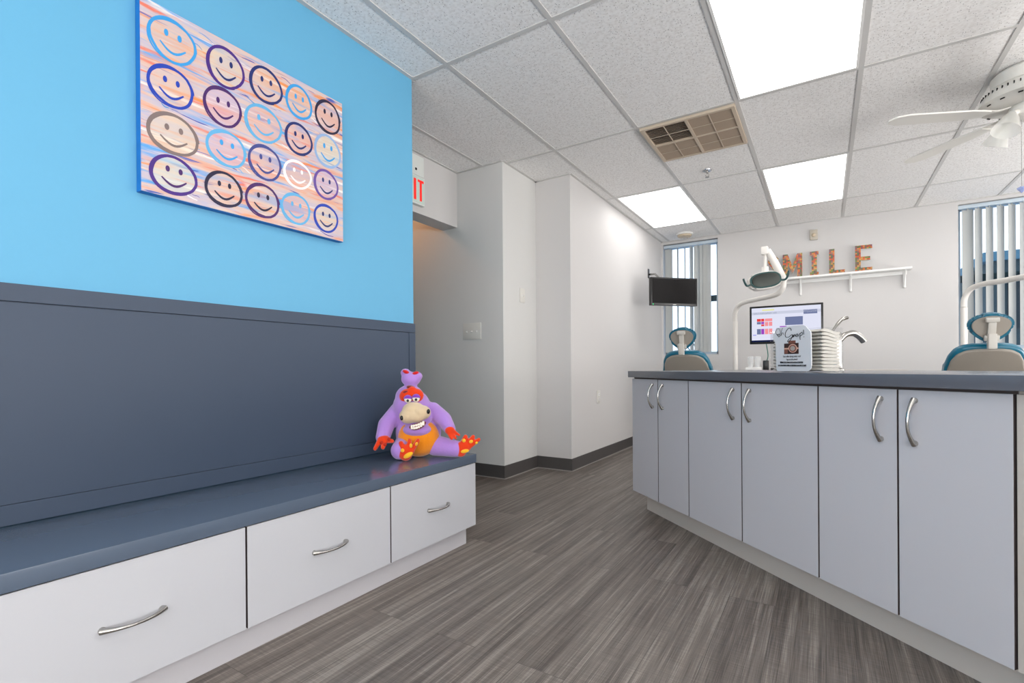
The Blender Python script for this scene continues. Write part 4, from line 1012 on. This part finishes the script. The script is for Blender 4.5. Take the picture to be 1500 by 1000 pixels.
obj('foot_pad', b, M['pl_yellow'], toy)

# ================================================================== UNSEEN AREA LIGHTS ADDED TO FILL THE ROOM AND LIFT THE CEILING
def fill_light(name, loc, rot, sx, sy, power):
    l = bpy.data.lights.new(name, 'AREA'); l.shape = 'RECTANGLE'; l.size = sx; l.size_y = sy; l.energy = power; l.color = (1, .98, .96)
    o = bpy.data.objects.new(name, l); COL.objects.link(o); o.location = loc; o.rotation_euler = rot
DP = 2.42
for k, y in enumerate((-1.9, 1.3, 4.5)):
    fill_light('fill_light_right', (XE-.12, y, 1.15), (R(90+50), 0, R(90)), 2.4, 1.6, 55*DP)
for k, x in enumerate((-.4, 2.4)):
    fill_light('fill_light_front', (x, YS+.12, 1.15), (R(90+50), 0, 0), 2.2, 1.6, 55*DP)
# ================================================================== WORLD, CAMERA, VIEW
w = bpy.data.worlds.new('sky'); SC.world = w; w.use_nodes = True; nt = w.node_tree
bg = nt.nodes['Background']; tc = nt.nodes.new('ShaderNodeTexCoord'); sx = nt.nodes.new('ShaderNodeSeparateXYZ'); nt.links.new(tc.outputs['Generated'], sx.inputs[0])
rp = ramp(nt, [(.0, lin(150, 170, 190)), (.5, lin(216, 228, 246)), (.62, lin(238, 242, 255)), (1, lin(190, 214, 250))])
mr = nt.nodes.new('ShaderNodeMapRange'); mr.inputs[1].default_value = -1; mr.inputs[2].default_value = 1; nt.links.new(sx.outputs['Z'], mr.inputs[0]); nt.links.new(mr.outputs[0], rp.inputs[0]); nt.links.new(rp.outputs[0], bg.inputs['Color'])
bg.inputs['Strength'].default_value = 2.2

cam = bpy.data.cameras.new('camera'); co = bpy.data.objects.new('camera', cam); COL.objects.link(co); SC.camera = co
cam.sensor_width = 36; cam.sensor_fit = 'HORIZONTAL'; cam.lens = FPX/1500*36; cam.shift_x = 0; cam.shift_y = (CY-500)/1500; cam.clip_start = .02
co.matrix_world = Matrix.Translation((0, 0, EYE)) @ Matrix.Rotation(-YAW, 4, 'Z') @ Matrix.Rotation(pi/2+PITCH, 4, 'X') @ Matrix.Rotation(-ROLL, 4, 'Z')
vs = SC.view_settings; vs.view_transform = 'Standard'; vs.look = 'None'; vs.gamma = 1; vs.use_curve_mapping = False; vs.exposure = 0.0
SC.cycles.max_bounces = 10; SC.cycles.diffuse_bounces = 6; SC.cycles.transparent_max_bounces = 24; SC.cycles.use_denoising = True
